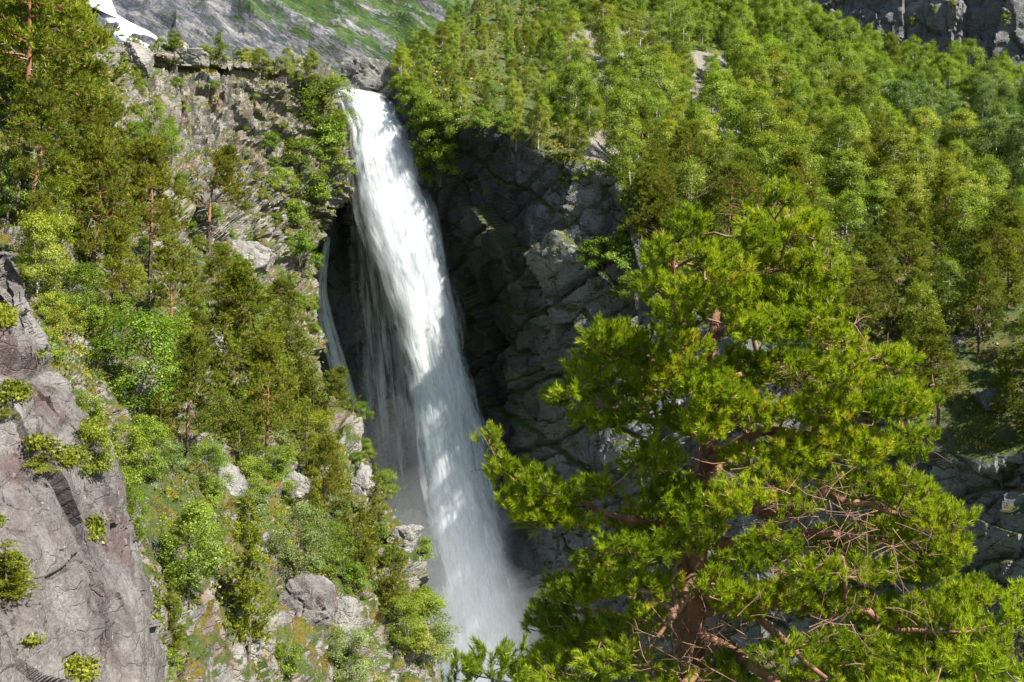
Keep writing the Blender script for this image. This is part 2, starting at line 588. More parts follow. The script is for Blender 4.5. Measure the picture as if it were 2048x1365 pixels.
def surface(name, rows, nu, nv, mat, disp=None, smooth=True, sharp=0):
    A = np.array(rows, dtype=float)

    def spread(step, n):
        """sample more finely where a stretch of control points is long"""
        w = np.concatenate([[0], np.cumsum(step + .12 * step.mean())])
        return np.interp(np.linspace(0, 1, n), w / w[-1], np.arange(len(w)))
    c = np.clip(A[..., :2], (-150, -150), (2200, 1500))
    tu = spread(np.linalg.norm(np.diff(c, axis=1), axis=2).mean(0), nu)
    tv = spread(np.linalg.norm(np.diff(c, axis=0), axis=2).mean(1), nv)
    C3 = np.array([[at(*p) for p in r] for r in rows])
    R = np.stack([catmull(r, nu, tu) for r in C3])
    G = catmull(R, nv, tv)
    U, V = np.meshgrid(tu / tu[-1], tv / tv[-1])
    if disp is not None:
        du = np.gradient(G, axis=1)
        dv = np.gradient(G, axis=0)
        N = np.cross(dv, du)
        N /= np.linalg.norm(N, axis=2)[:, :, None] + 1e-9
        # faces the side the valley lies on
        if (N[:, :, 1].mean() > 0):
            N = -N
        P = G.reshape(-1, 3)
        d = disp(P, N.reshape(-1, 3), U.ravel(), V.ravel())
        if d.ndim == 1:
            G = G + (N.reshape(-1, 3) * d[:, None]).reshape(G.shape)
        else:
            G = G + d.reshape(G.shape)
    me = np_mesh(name, G.reshape(-1, 3), quads=grid_quads(nv, nu), smooth=smooth)
    if sharp:
        me.set_sharp_from_angle(angle=math.radians(sharp))
    o = link(name, me, mat)
    tag(o, kind='structure')
    SURF[name] = (G, BVHTree.FromPolygons([tuple(v) for v in G.reshape(-1, 3)], [tuple(q) for q in grid_quads(nv, nu)]))
    return o


def ledges(P, h, tilt, warp, sharp=0.75):
    """stepped strata: saw-tooth of the tilted height"""
    s = (P[:, 2] + tilt[0] * P[:, 0] + tilt[1] * P[:, 1] + warp) / h
    f = s - np.floor(s)
    return np.where(f < sharp, f / sharp, (1 - f) / (1 - sharp)) - 0.5


def grooves(q, w=0.05):
    """narrow joints cut along the zero lines of a noise"""
    return np.exp(-(perlin(q) / w) ** 2)


def joints(s, h, w, jig):
    """straight parallel fractures: every h metres along s, here and there"""
    x = (s + jig) / h
    k = np.round(x)
    on = _g[(k.astype(np.int64) * 37) & 255][:, 0]
    return np.exp(-((x - k) * h / w) ** 2) * np.clip(.5 + 1.2 * on, 0, 1)


def sst(x, a, b):
    t = np.clip((x - a) / (b - a), 0, 1)
    return t * t * (3 - 2 * t)


# --- hillside on the left: ledge at the top, banded bluff beside the fall, wooded slope below
A_rows = [
    [(-420, 60, 240), (0, 90, 240), (160, 150, 250), (250, 160, 260), (330, 165, 262), (450, 172, 265), (560, 178, 268), (640, 182, 270), (690, 185, 272), (690, 190, 280)],
    [(-420, -140, 152), (0, -20, 152), (150, 50, 165), (240, 95, 180), (330, 108, 190), (450, 132, 196), (560, 144, 201), (632, 160, 206), (664, 176, 210), (664, 190, 232)],
    [(-420, 40, 135), (0, 120, 130), (150, 150, 150), (250, 148, 172), (330, 150, 184), (450, 152, 190), (560, 158, 196), (632, 176, 202), (676, 205, 206), (674, 215, 226)],
    [(-420, 250, 108), (0, 300, 105), (150, 320, 120), (280, 330, 150), (380, 340, 168), (480, 350, 180), (570, 350, 190), (640, 350, 197), (690, 350, 203), (686, 350, 222)],
    [(-420, 450, 85), (0, 480, 85), (150, 520, 92), (280, 530, 114), (380, 530, 140), (470, 530, 160), (540, 545, 175), (590, 560, 186), (618, 560, 195), (612, 560, 218)],
    [(-420, 650, 70), (0, 660, 72), (150, 680, 78), (280, 690, 90), (380, 700, 104), (470, 695, 120), (540, 690, 136), (585, 690, 146), (618, 690, 153), (600, 690, 180)],
    [(-420, 850, 58), (0, 850, 60), (150, 870, 66), (280, 880, 76), (400, 880, 88), (500, 880, 100), (580, 880, 109), (650, 872, 117), (704, 880, 124), (690, 880, 150)],
    [(-420, 1060, 46), (0, 1060, 48), (150, 1080, 54), (300, 1090, 62), (420, 1090, 72), (540, 1080, 82), (640, 1080, 91), (735, 1080, 99), (818, 1095, 106), (800, 1095, 135)],
    [(-420, 1300, 40), (0, 1300, 42), (150, 1300, 48), (300, 1300, 54), (430, 1300, 62), (560, 1300, 70), (680, 1300, 79), (780, 1310, 87), (862, 1320, 94), (850, 1320, 125)],
    [(-420, 1650, 36), (0, 1650, 38), (150, 1650, 42), (300, 1650, 47), (430, 1650, 54), (560, 1650, 62), (680, 1650, 70), (790, 1650, 78), (900, 1650, 86), (890, 1650, 115)],
    [(-420, 2300, 32), (0, 2300, 34), (150, 2300, 37), (300, 2300, 42), (430, 2300, 48), (560, 2300, 56), (680, 2300, 63), (790, 2300, 70), (900, 2300, 78), (890, 2300, 105)],
]


def A_disp(P, N, U, V):
    px, py = to_px(P)
    bl = sst(px, 290, 360) * (1 - sst(py, 520, 600))            # the banded bluff
    d = 2.2 * fbm(P / 22, 4) + 0.9 * fbm(P / 6, 4)
    rough = 1.1 * blocks(P / np.array([7, 7, 4.5])) + 0.55 * blocks(P / np.array([2.7, 2.7, 1.7]) + 9) + 0.25 * fbm(P / 1.3, 4)
    warp = 1.6 * fbm(P / 9, 3)
    T = P + np.stack([np.zeros(len(P)), np.zeros(len(P)), 0.12 * P[:, 0] + 0.25 * warp], 1)
    st = 1.2 * ledges(P, 4.6, (0.12, -0.03), .5 * warp, .85) + 1.0 * blocks(T / np.array([5, 5, 1.9]), .35, 1.5) + 0.65 * blocks(T / np.array([2.4, 2.4, .95]) + 3, .35, 1.5) \
        + 0.30 * blocks(T / np.array([1.1, 1.1, .5]) + 6, .35, 1.5) + 1.4 * blocks(P / np.array([10, 10, 8.]) + 4, .8, .8) - 0.8 * grooves(T / np.array([5, 5, 9.]), .04)
    rough = rough - 0.8 * grooves(P / np.array([6, 6, 8.]), .05) - 0.35 * grooves(P / np.array([2, 2, 2.6]) + 5, .05)
    near = np.clip(P[:, 1] / 110, 0.35, 1.2)
    edge = 1 - 0.75 * sst(U, 0.86, 0.98)
    return near * edge * (d + rough * (1 - bl) + st * bl)


surface('hillside', A_rows, 470, 520, M['bluff'], A_disp, sharp=32)

# --- gorge wall, dark buttress and the long wooded slope to the right of the fall
B_rows = [
    [(430, 190, 430), (640, 190, 430), (700, 190, 430), (790, 180, 420), (870, 130, 410), (960, 60, 420), (1090, 20, 430), (1230, 10, 440), (1330, 10, 445), (1480, 40, 445), (1680, 150, 430), (1870, 210, 410), (2060, 260, 390), (2400, 350, 370)],
    [(430, 168, 340), (640, 168, 340), (700, 166, 340), (790, 142, 330), (870, 90, 322), (960, 12, 332), (1090, -40, 345), (1230, -50, 355), (1330, -40, 360), (1480, -5, 360), (1680, 112, 345), (1870, 172, 325), (2060, 222, 305), (2400, 310, 280)],
    [(430, 166, 300), (640, 166, 300), (700, 165, 295), (790, 132, 285), (870, 85, 290), (960, 55, 295), (1090, 55, 300), (1230, 80, 300), (1330, 110, 300), (1480, 135, 298), (1680, 215, 285), (1870, 275, 270), (2060, 315, 255), (2400, 390, 240)],
    [(430, 170, 280), (640, 170, 280), (700, 168, 265), (790, 145, 250), (870, 125, 245), (960, 125, 245), (1080, 135, 248), (1230, 185, 240), (1320, 265, 232), (1480, 295, 230), (1680, 355, 222), (1870, 425, 212), (2060, 465, 202), (2400, 530, 190)],
    [(430, 176, 250), (640, 176, 250), (700, 172, 235), (790, 158, 225), (860, 192, 218), (950, 202, 214), (1080, 228, 208), (1230, 292, 196), (1300, 425, 187), (1480, 485, 181), (1680, 565, 176), (1870, 645, 168), (2060, 685, 160), (2400, 730, 150)],
    [(430, 195, 238), (640, 185, 232), (694, 180, 216), (790, 178, 208), (850, 240, 201), (940, 252, 196), (1080, 292, 187), (1230, 345, 178), (1296, 545, 173), (1480, 640, 167), (1680, 720, 161), (1870, 862, 150), (2060, 895, 142), (2400, 940, 132)],
    [(430, 330, 236), (640, 320, 227), (700, 320, 219), (800, 320, 213), (868, 330, 203), (945, 330, 195), (1080, 345, 185.5), (1235, 420, 177), (1300, 640, 172), (1480, 720, 166), (1680, 800, 160), (1875, 925, 149.5), (2060, 960, 141.5), (2400, 1000, 131.5)],
    [(430, 520, 234), (640, 510, 225), (706, 500, 216), (806, 500, 213), (876, 470, 209), (958, 470, 196), (1080, 480, 184), (1240, 540, 176), (1306, 720, 171), (1480, 790, 165), (1680, 870, 159.5), (1880, 980, 149), (2060, 1010, 141), (2400, 1060, 131)],
    [(430, 700, 230), (645, 690, 222), (712, 690, 215), (814, 690, 213), (890, 640, 211), (985, 640, 204), (1078, 640, 186), (1240, 680, 175.5), (1312, 800, 170.5), (1480, 870, 164), (1680, 940, 158.5), (1884, 1040, 148.5), (2060, 1070, 140.5), (2400, 1120, 130.5)],
    [(430, 900, 226), (650, 900, 219), (722, 900, 213), (824, 900, 211), (905, 880, 210), (1000, 880, 206), (1092, 860, 190), (1240, 900, 175), (1320, 970, 169.5), (1480, 1020, 163), (1680, 1070, 157.5), (1890, 1130, 148), (2060, 1160, 140), (2400, 1200, 130)],
    [(430, 1280, 218), (650, 1280, 212), (742, 1280, 208), (842, 1280, 206), (942, 1260, 205), (1040, 1230, 198), (1132, 1220, 184), (1250, 1220, 173.5), (1330, 1240, 168), (1480, 1260, 161), (1680, 1280, 155), (1900, 1290, 146), (2060, 1310, 138), (2400, 1340, 128)],
    [(430, 1700, 210), (650, 1700, 205), (760, 1700, 202), (860, 1700, 200), (960, 1700, 198), (1060, 1700, 192), (1150, 1700, 180), (1260, 1700, 171), (1340, 1700, 165), (1490, 1700, 158), (1690, 1700, 151), (1910, 1700, 142), (2060, 1700, 134), (2400, 1700, 124)],
]


def B_disp(P, N, U, V):
    cl = sst(V, 0.452, 0.51)                                      # below the lip: bare cliff
    soft = 2.0 * fbm(P / 26, 4) + 0.5 * fbm(P / 6, 4)
    px, py = to_px(P)
    rk = 2.6 * blocks(P / np.array([13, 13, 17]) + 2, 0.9, 0.6) + 0.7 * blocks(P / np.array([5, 5, 6.5]) + 7) \
        + 0.25 * blocks(P / np.array([1.9, 1.9, 2.6]) + 3) + 0.18 * fbm(P / 2.2, 5) + 1.0 * fbm(P / 15, 4)
    notch = sst(px, 610, 690) * (1 - sst(px, 770, 860)) * (1 - 0.55 * cl)
    c, s = math.cos(math.radians(-38)), math.sin(math.radians(-38))
    Q = np.stack([P[:, 0] * c - P[:, 2] * s, P[:, 1], P[:, 0] * s + P[:, 2] * c], 1)
    rk = rk * 1.15 - 1.5 * joints(Q[:, 2], 8.5, .35, 1.5 * fbm(P / 14, 3)) - 0.8 * joints(Q[:, 2] + .2 * Q[:, 0], 3.3, .2, .7 * fbm(P / 7, 3)) * sst(fbm(P / 12 + 4, 2), -.2, .3) - 0.9 * joints(Q[:, 0] + .3 * Q[:, 2], 11, .3, 1.6 * fbm(P / 9 + 7, 3)) \
        + 1.9 * blocks(Q / np.array([20, 12, 7]) + 11, .6, .9) + .5 * blocks(Q / np.array([5, 4, 1.6]) + 1, .5, .9)
    return (soft * (1 - cl) + rk * cl) * (1 - 0.8 * notch)


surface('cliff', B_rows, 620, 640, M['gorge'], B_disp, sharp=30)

# --- bare rock outcrop close by on the left
E_rows = [
    [(-360, 330, 62), (-200, 400, 60), (-100, 440, 58), (-40, 480, 56), (0, 500, 55), (10, 520, 56)],
    [(-360, 320, 40), (-200, 400, 38), (-100, 440, 37), (-60, 462, 36.5), (-24, 486, 36.5), (-34, 500, 50)],
    [(-360, 560, 33), (-200, 580, 33), (-80, 600, 33), (10, 612, 34), (74, 640, 36), (60, 645, 50)],
    [(-360, 740, 31), (-180, 750, 31), (-40, 760, 31), (70, 775, 33), (150, 780, 36), (132, 785, 50)],
    [(-360, 900, 29), (-150, 900, 29), (0, 900, 30), (130, 900, 32), (238, 890, 35.5), (220, 900, 49)],
    [(-360, 1080, 27), (-130, 1080, 27), (30, 1080, 28), (170, 1080, 31), (276, 1080, 34.5), (258, 1090, 47)],
    [(-360, 1220, 25), (-120, 1220, 25.5), (40, 1220, 27), (190, 1220, 30), (304, 1220, 33.5), (285, 1230, 45)],
    [(-360, 1365, 23), (-100, 1365, 24), (60, 1365, 25.5), (200, 1365, 28.5), (328, 1365, 32.5), (310, 1375, 44)],
    [(-360, 1800, 20), (-100, 1800, 20.5), (60, 1800, 22), (230, 1800, 25), (400, 1800, 29), (380, 1810, 40)],
    [(-360, 2600, 17), (-100, 2600, 18), (60, 2600, 19), (230, 2600, 22), (400, 2600, 25), (380, 2600, 36)],
]


def E_disp(P, N, U, V):
    # slabs dip steeply down to the right, like the joints in the photograph
    c, s = math.cos(math.radians(62)), math.sin(math.radians(62))
    Q = np.stack([P[:, 0] * c - P[:, 2] * s, P[:, 1], P[:, 0] * s + P[:, 2] * c], 1)
    big = blocks(Q / np.array([5.5, 3.0, 1.5]), 0.6, 0.7)
    mid = blocks(Q / np.array([1.9, 1.2, 0.55]) + 5, 0.6, 0.7)
    sm = blocks(Q / np.array([0.7, 0.5, 0.22]) + 8, 0.6, 0.7)
    mask = sst(fbm(P / 2.2 + 3, 3), -0.1, 0.35)
    sil = 1 - 0.85 * sst(U, 0.55, 0.78)
    d = 0.80 * (big + .1) * sil - 0.25 + 0.34 * mid * (0.25 + 0.75 * mask) + 0.13 * sm * (0.2 + 0.8 * mask) + 0.06 * fbm(P / 0.8, 5) + 0.35 * fbm(P / 4, 3)
    m1 = sst(fbm(P / 3.5 + 6, 3), -.15, .25)
    m2 = sst(fbm(P / 2.8 + 16, 3), -.05, .3)
    d = d - 0.42 * joints(Q[:, 2], 1.3, .07, .12 * fbm(P / 2.5, 3)) * m1 - 0.22 * joints(Q[:, 2] + .25 * Q[:, 0], .5, .04, .08 * fbm(P / 1.5, 3)) * m2 \
        - 0.35 * joints(Q[:, 0] - .5 * Q[:, 2], 3.1, .06, .25 * fbm(P / 2, 3)) * m2
    # sheets that have broken away leave a step along a joint
    sl = 1.4 * fbm(Q / np.array([7, 4, 2.4]) + 21, 2)
    d = d + 0.17 * (np.floor(sl) + sst(sl - np.floor(sl), .25, .75))
    # an overhung ledge up at the left
    px, py = to_px(P)
    led = np.exp(-((py - (715 + 0.25 * px)) / 26.0) ** 2) * sst(px, -60, 0) * (1 - sst(px, 110, 140))
    return d - 0.75 * led


surface('rock_slab', E_rows, 380, 540, M['near'], E_disp, sharp=24)

# --- shaded cliff at the top right, far mountain, ground
C_rows = [
    [(1200, -700, 520), (1500, -700, 500), (1800, -700, 470), (2100, -700, 440), (2600, -700, 420)],
    [(1200, -300, 515), (1500, -300, 495), (1800, -300, 462), (2100, -300, 432), (2600, -300, 410)],
    [(1200, 0, 510), (1500, 0, 490), (1800, 0, 455), (2100, 0, 425), (2600, 0, 400)],
    [(1200, 150, 505), (1500, 150, 485), (1800, 150, 448), (2100, 150, 418), (2600, 150, 390)],
    [(1200, 500, 470), (1500, 500, 460), (1800, 500, 430), (2100, 500, 400), (2600, 500, 370)],
]


def C_disp(P, N, U, V):
    return 5 * blocks(P / np.array([26, 26, 40])) + 2.2 * blocks(P / np.array([9, 9, 13]) + 3) + 1.0 * blocks(P / 4.0) + 1.5 * fbm(P / 12, 4) \
        + 1.5 * ledges(P, 16, (0.15, 0), 4 * fbm(P / 30, 3))


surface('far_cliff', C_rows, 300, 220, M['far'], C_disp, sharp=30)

D_rows = [
    [(-700, -1300, 1500), (-100, -1150, 1600), (500, -1000, 1700), (1100, -900, 1800), (1800, -800, 1900), (2700, -800, 2000)],
    [(-700, -500, 1000), (-100, -450, 1080), (500, -400, 1180), (1100, -350, 1300), (1800, -300, 1420), (2700, -300, 1550)],
    [(-700, -100, 780), (-100, -80, 850), (500, -60, 950), (1100, -50, 1080), (1800, 0, 1250), (2700, 0, 1400)],
    [(-700, 120, 640), (-100, 120, 700), (500, 130, 800), (1100, 130, 950), (1800, 150, 1150), (2700, 150, 1300)],
    [(-700, 320, 540), (-100, 300, 600), (500, 280, 700), (1100, 260, 860), (1800, 250, 1050), (2700, 250, 1200)],
    [(-700, 700, 440), (-100, 600, 520), (500, 520, 620), (1100, 480, 780), (1800, 450, 960), (2700, 450, 1100)],
]


def D_disp(P, N, U, V):
    c, s = math.cos(math.radians(36)), math.sin(math.radians(36))
    Q = np.stack([P[:, 0] * c - P[:, 2] * s, P[:, 1], P[:, 0] * s + P[:, 2] * c], 1)
    return 16 * ridged(Q / np.array([200, 120, 50]), 3) + 6 * fbm(Q / np.array([60, 60, 16]), 4) + 5 * blocks(Q / np.array([90, 60, 22]), 0.9, 0.6) + 2.2 * blocks(Q / np.array([30, 24, 9]) + 4) + 1.0 * fbm(P / 9, 3)


surface('mountain', D_rows, 330, 330, M['mountain'], D_disp, sharp=30)

gp = np.array([(-6000, -3000, -92), (6000, -3000, -92), (6000, 7000, -92), (-6000, 7000, -92)], dtype=float)
tag(link('ground', np_mesh('ground', gp, quads=[(0, 1, 2, 3)]), M['ground']), kind='structure')


def hit(px, py, names=('hillside', 'cliff', 'rock_slab', 'mountain', 'far_cliff')):
    d = Vector(at(px, py, 1.0)).normalized()
    best = None
    for n in names:
        if n in SURF:
            r = SURF[n][1].ray_cast(Vector((0, 0, 0)), d)
            if r[0] is not None and (best is None or r[3] < best[3]):
                best = (r[0], r[1], n, r[3])
    return best


# ------------------------------------------------------------------ the fall
# left and right edge of the main jet (photograph pixels) with its distance
JET = [(168, 667, 688, 213), (180, 670, 722, 211), (197, 682, 768, 208.5), (240, 699, 797, 206), (300, 706, 815, 204), (360, 712, 838, 202),
       (450, 732, 868, 200), (550, 772, 888, 198.5), (650, 800, 910, 197.5), (750, 824, 932, 196.5), (850, 838, 955, 195.5), (950, 852, 978, 194.5),
       (1050, 866, 1002, 193.5), (1150, 880, 1022, 192.5), (1250, 892, 1044, 191.5), (1365, 905, 1062, 190.5), (1500, 920, 1090, 189), (1640, 930, 1120, 187.5)]


def jet(name, mat, wid, thick, amp, nu=72, nv=420, seed=0.0, fade=None, doff=0.0, shift=0.0):
    c = catmull(np.array(JET, dtype=float), nv)
    py, L, R, Y = c.T
    Y = Y + doff
    mid = (L + R) / 2 + shift * (R - L)
    hw = (R - L) / 2 * wid
    a = np.linspace(-math.pi, math.pi, nu)
    cx = np.stack([(mid - 1024) * KPX * Y, Y, (682.5 - py) * KPX * Y], 1)
    halfw = hw * KPX * Y
    run = np.concatenate([[0], np.cumsum(np.linalg.norm(np.diff(cx, axis=0), axis=1))])
    X = cx[:, 0][:, None] + halfw[:, None] * np.sin(a)[None, :]
    Yg = cx[:, 1][:, None] - thick * np.minimum(halfw, 9)[:, None] * np.cos(a)[None, :]
    Z = np.repeat(cx[:, 2][:, None], nu, 1)
    G = np.stack([X, Yg, Z], 2)
    out = np.stack([np.sin(a)[None, :] * np.ones((nv, 1)), -np.cos(a)[None, :] * np.ones((nv, 1)), np.zeros((nv, nu))], 2)
    # billows that are drawn out along the fall
    lean = np.gradient(cx[:, 0]) / (np.gradient(cx[:, 2]) - 1e-6)
    q = np.stack([(X - cx[:, 0][:, None]), Yg - cx[:, 1][:, None], np.repeat(run[:, None], nu, 1)], 2).reshape(-1, 3)
    n = 1.0 * ridged(q / np.array([4.5, 4.5, 13]) + seed, 3) + 0.55 * fbm(q / np.array([1.5, 1.5, 3.6]) + seed, 4) + 0.3 * fbm(q / np.array([0.6, 0.6, 1.3]) + seed, 3)
    grow = sst(run, 0, 9)[:, None] * 0.9 + 0.1
    G = G + out * (amp * grow[:, :, None] * n.reshape(nv, nu)[:, :, None])
    uu = np.abs(a) / math.pi
    u = 0.5 + 0.5 * np.sin(a)
    UV = np.stack([np.repeat(u[None, :], nv, 0), np.repeat(run[:, None] / 60.0, nu, 1)], 2)
    fd = np.ones(nv) if fade is None else fade(py)
    me = np_mesh(name, G.reshape(-1, 3), quads=grid_quads(nv, nu), smooth=True, uv=UV.reshape(-1, 2), attr=np.repeat(fd, nu))
    return me


fall_root = bpy.data.objects.new('waterfall', None)
COL.objects.link(fall_root)
fall_root.location = at(690, 175, 214)
tag(fall_root, 'tall white waterfall plunging from the notch into the dark gorge', 'waterfall')


def child(name, me, mat, root):
    o = link(name, me, mat, root)
    o.matrix_parent_inverse = root.matrix_basis.inverted()
    o['category'] = ''
    del o['category']
    return o


bpy.context.view_layer.update()
inv = None
child('main_jet', jet('main_jet', M['fallcore'], 0.86, 0.5, 0.35, seed=0.0, fade=lambda p: 1 - 0.1 * sst(p, 700, 1350)), M['fallcore'], fall_root)


def wisps(n, seed, lo=-1.5, hi=1.5):
    loose = abs(lo) > 1.6
    """ribbons of spray that peel off and fall with the jet"""
    rng = np.random.RandomState(seed)
    c = catmull(np.array(JET, dtype=float), 600)
    Vs, Qs, UVs, Ts, off = [], [], [], [], 0
    for k in range(n):
        nv, nu = 22, 7
        t0 = rng.uniform(-0.02, 0.97) if k > 30 else rng.uniform(0, .2)
        ln = rng.uniform(0.05, 0.16)
        tt = np.clip(np.linspace(t0, t0 + ln, nv), 0, 1)
        py, L, R, Y = np.stack([np.interp(tt * 599, np.arange(600), c[:, i]) for i in range(4)])
        a = rng.uniform(lo, hi) if not loose else (-1.57 if rng.uniform() < .4 else 1.57)
        w = rng.uniform(0.9, 2.6) * (0.45 + 0.55 * sst(py, 180, 420))
        s = math.sin(a) * (rng.uniform(.88, 1.04) if not loose else rng.uniform(.95, 1.5 if a < 0 else 1.15) * 1.0)
        X = ((L + R) / 2 + (R - L) / 2 * s - 1024) * KPX * Y
        Yc = Y - math.cos(a) * 3.4 * rng.uniform(.6, 1.1) * sst(py, 165, 330)
        Z = (682.5 - py) * KPX * Y
        wob = rng.normal() * .6
        X = X + wob * np.sin(np.linspace(0, 3, nv) + rng.uniform(0, 6))
        uu = np.linspace(-1, 1, nu)
        tw = a * .55 + rng.normal() * .5
        tap = np.sin(np.linspace(0.25, 2.9, nv)) ** .5
        ww = (w * tap)[:, None] * uu[None, :]
        G = np.stack([X[:, None] + ww * math.cos(tw), Yc[:, None] + ww * math.sin(tw) - 0.35 * w[:, None] * (1 - uu[None, :] ** 2), np.repeat(Z[:, None], nu, 1)], 2)
        q = G.reshape(-1, 3)
        G = G + (0.35 * fbm(q / np.array([2, 2, 4.5]) + k * 3.1, 3))[:, None].reshape(nv, nu, 1) * np.array([.7, -1, 0])
        Vs.append(G.reshape(-1, 3))
        Qs.append(grid_quads(nv, nu) + off)
        off += nv * nu
        run = np.concatenate([[0], np.cumsum(np.hypot(np.diff(X), np.diff(Z)))])
        UVs.append(np.stack([np.repeat((uu * .5 + .5)[None, :], nv, 0), np.repeat((run / 60 + rng.uniform(0, 9))[:, None], nu, 1)], 2).reshape(-1, 2))
        f = np.sin(np.linspace(0.0, math.pi, nv)) ** .6 * rng.uniform(.45, .95) * (.32 if loose else 1) * (1 - .45 * sst(py, 800, 1400))
        Ts.append(np.repeat(f, nu))
    return np_mesh('wisps', np.concatenate(Vs), quads=np.concatenate(Qs), smooth=True, uv=np.concatenate(UVs), attr=np.concatenate(Ts))


child('spray_sheet', jet('spray_sheet', M['fall'], 1.08, 0.7, 0.55, seed=5.3, fade=lambda p: 0.85 - 0.25 * sst(p, 700, 1350)), M['fall'], fall_root)
tag(child('wisps', wisps(260, 4), M['wisp'], fall_root), kind='stuff')
tag(child('loose_spray', wisps(45, 9, -1.9, 1.9), M['wisp'], fall_root), kind='stuff')


def wall_sheet(name, path, nu, nv, off, mat, fade, parent=None, smoothn=9):
    """water running down the rock: a sheet laid just in front of the cliff it clings to"""
    c = catmull(np.array(path, dtype=float), nv)
    pts = np.zeros((nv, nu))
    PX = c[:, 1][:, None] + (c[:, 2] - c[:, 1])[:, None] * np.linspace(0, 1, nu)[None, :]
    PY = np.repeat(c[:, 0][:, None], nu, 1)
    for i in range(nv):
        for j in range(nu):
            h = hit(PX[i, j], PY[i, j], ('cliff',))
            pts[i, j] = h[0].y if h else 212.0
    pad = smoothn // 2
    k = np.ones(smoothn) / smoothn
    mn = pts.copy()
    for ax in (0, 1):
        mn = np.apply_along_axis(lambda r: np.convolve(np.pad(r, pad, mode='edge'), k, 'valid'), ax, mn)
    Yg = np.minimum(mn, pts) - off
    G = np.stack([(PX - 1024) * KPX * Yg, Yg, (682.5 - PY) * KPX * Yg], 2)
    run = (PY - PY[0, 0]) * KPX * 205
    UV = np.stack([np.repeat(np.linspace(0, 1, nu)[None, :], nv, 0), run / 60.0], 2)
    return np_mesh(name, G.reshape(-1, 3), quads=grid_quads(nv, nu), smooth=True, uv=UV.reshape(-1, 2), attr=fade(c[:, 0])[:, None].repeat(nu, 1).ravel())


child('veil', wall_sheet('veil', [(318, 692, 765), (380, 690, 790), (450, 690, 810), (560, 700, 830), (700, 712, 850), (850, 724, 870), (1000, 745, 890), (1150, 770, 905)], 60, 160, 1.0, M['veil'],
      lambda p: 0.95 * sst(p, 318, 345) * (1 - 0.8 * sst(p, 560, 1100))), M['veil'], fall_root)
child('veil', wall_sheet('veil_b', [(440, 692, 800), (560, 705, 835), (700, 725, 860), (850, 745, 885), (980, 770, 900)], 50, 120, 2.4, M['veil'],
      lambda p: 0.7 * sst(p, 440, 470) * (1 - sst(p, 700, 980))), M['veil'], fall_root)
casc = link('side_cascade', wall_sheet('side_cascade', [(474, 650, 662), (520, 640, 658), (580, 633, 655), (640, 636, 668), (700, 648, 686), (760, 666, 704), (820, 688, 722), (880, 706, 738), (940, 716, 745)], 26, 150, 0.7, M['rill'],
            lambda p: 0.95 * sst(p, 470, 480) * (1 - sst(p, 780, 930))), M['rill'])
tag(casc, 'thin side cascade trickling down dark soaked rock left of the main fall', 'waterfall')
rl = link('water_thread', wall_sheet('water_thread', [(545, 884, 894), (580, 890, 902), (620, 900, 912), (660, 908, 918)], 10, 50, 0.7, M['rill'], lambda p: 0.7 * sst(p, 545, 560) * (1 - sst(p, 620, 660))), M['rill'])
tag(rl, 'fine thread of water at the right edge of the big fall', 'waterfall')

# the stream that feeds it, and the pool out of sight below
rv = np.array([at(668, 176, 224), at(692, 178, 214), at(705, 172, 300), at(670, 172, 300)], dtype=float)
rv = catmull(np.array([[at(662, 178.5, 222), at(690, 182, 216)], [at(662, 176, 235), at(696, 176, 232)], [at(664, 173, 260), at(704, 172, 262)], [at(670, 170, 310), at(712, 169, 312)]]), 20)
tag(link('river', np_mesh('river', rv.reshape(-1, 3), quads=grid_quads(20, 2), smooth=True), M['river']), kind='structure')


def mist_blob(name, c, r, dens, tilt=0.0):
    """a soft closed lump of hanging spray"""
    n = 24
    th = np.linspace(0, math.pi, n)
    ph = np.linspace(0, 2 * math.pi, 2 * n)
    T, Ph = np.meshgrid(th, ph, indexing='ij')
    D = np.stack([np.sin(T) * np.cos(Ph), np.sin(T) * np.sin(Ph), np.cos(T)], 2).reshape(-1, 3)
    d = 1 + 0.22 * fbm(D * 1.6 + np.array(c) * 0.1, 3)
    P = D * d[:, None] * np.array(r)
    P[:, 0] += -tilt * P[:, 2]
    o = link(name, np_mesh(name, P + np.array(c), quads=grid_quads(n, 2 * n), smooth=True), mist_mat(name, dens))
    tag(o, kind='stuff')
    return o


mist_blob('mist', at(965, 1230, 186), (13, 8, 24), 0.007, 0.28)
mist_blob('mist', at(890, 1360, 178), (15, 11, 31), 0.0085, 0.22)
mist_blob('mist', at(870, 1120, 188), (11, 8, 30), 0.0045, 0.3)
mist_blob('mist', at(1000, 1520, 178), (30, 12, 30), 0.012, 0.0)
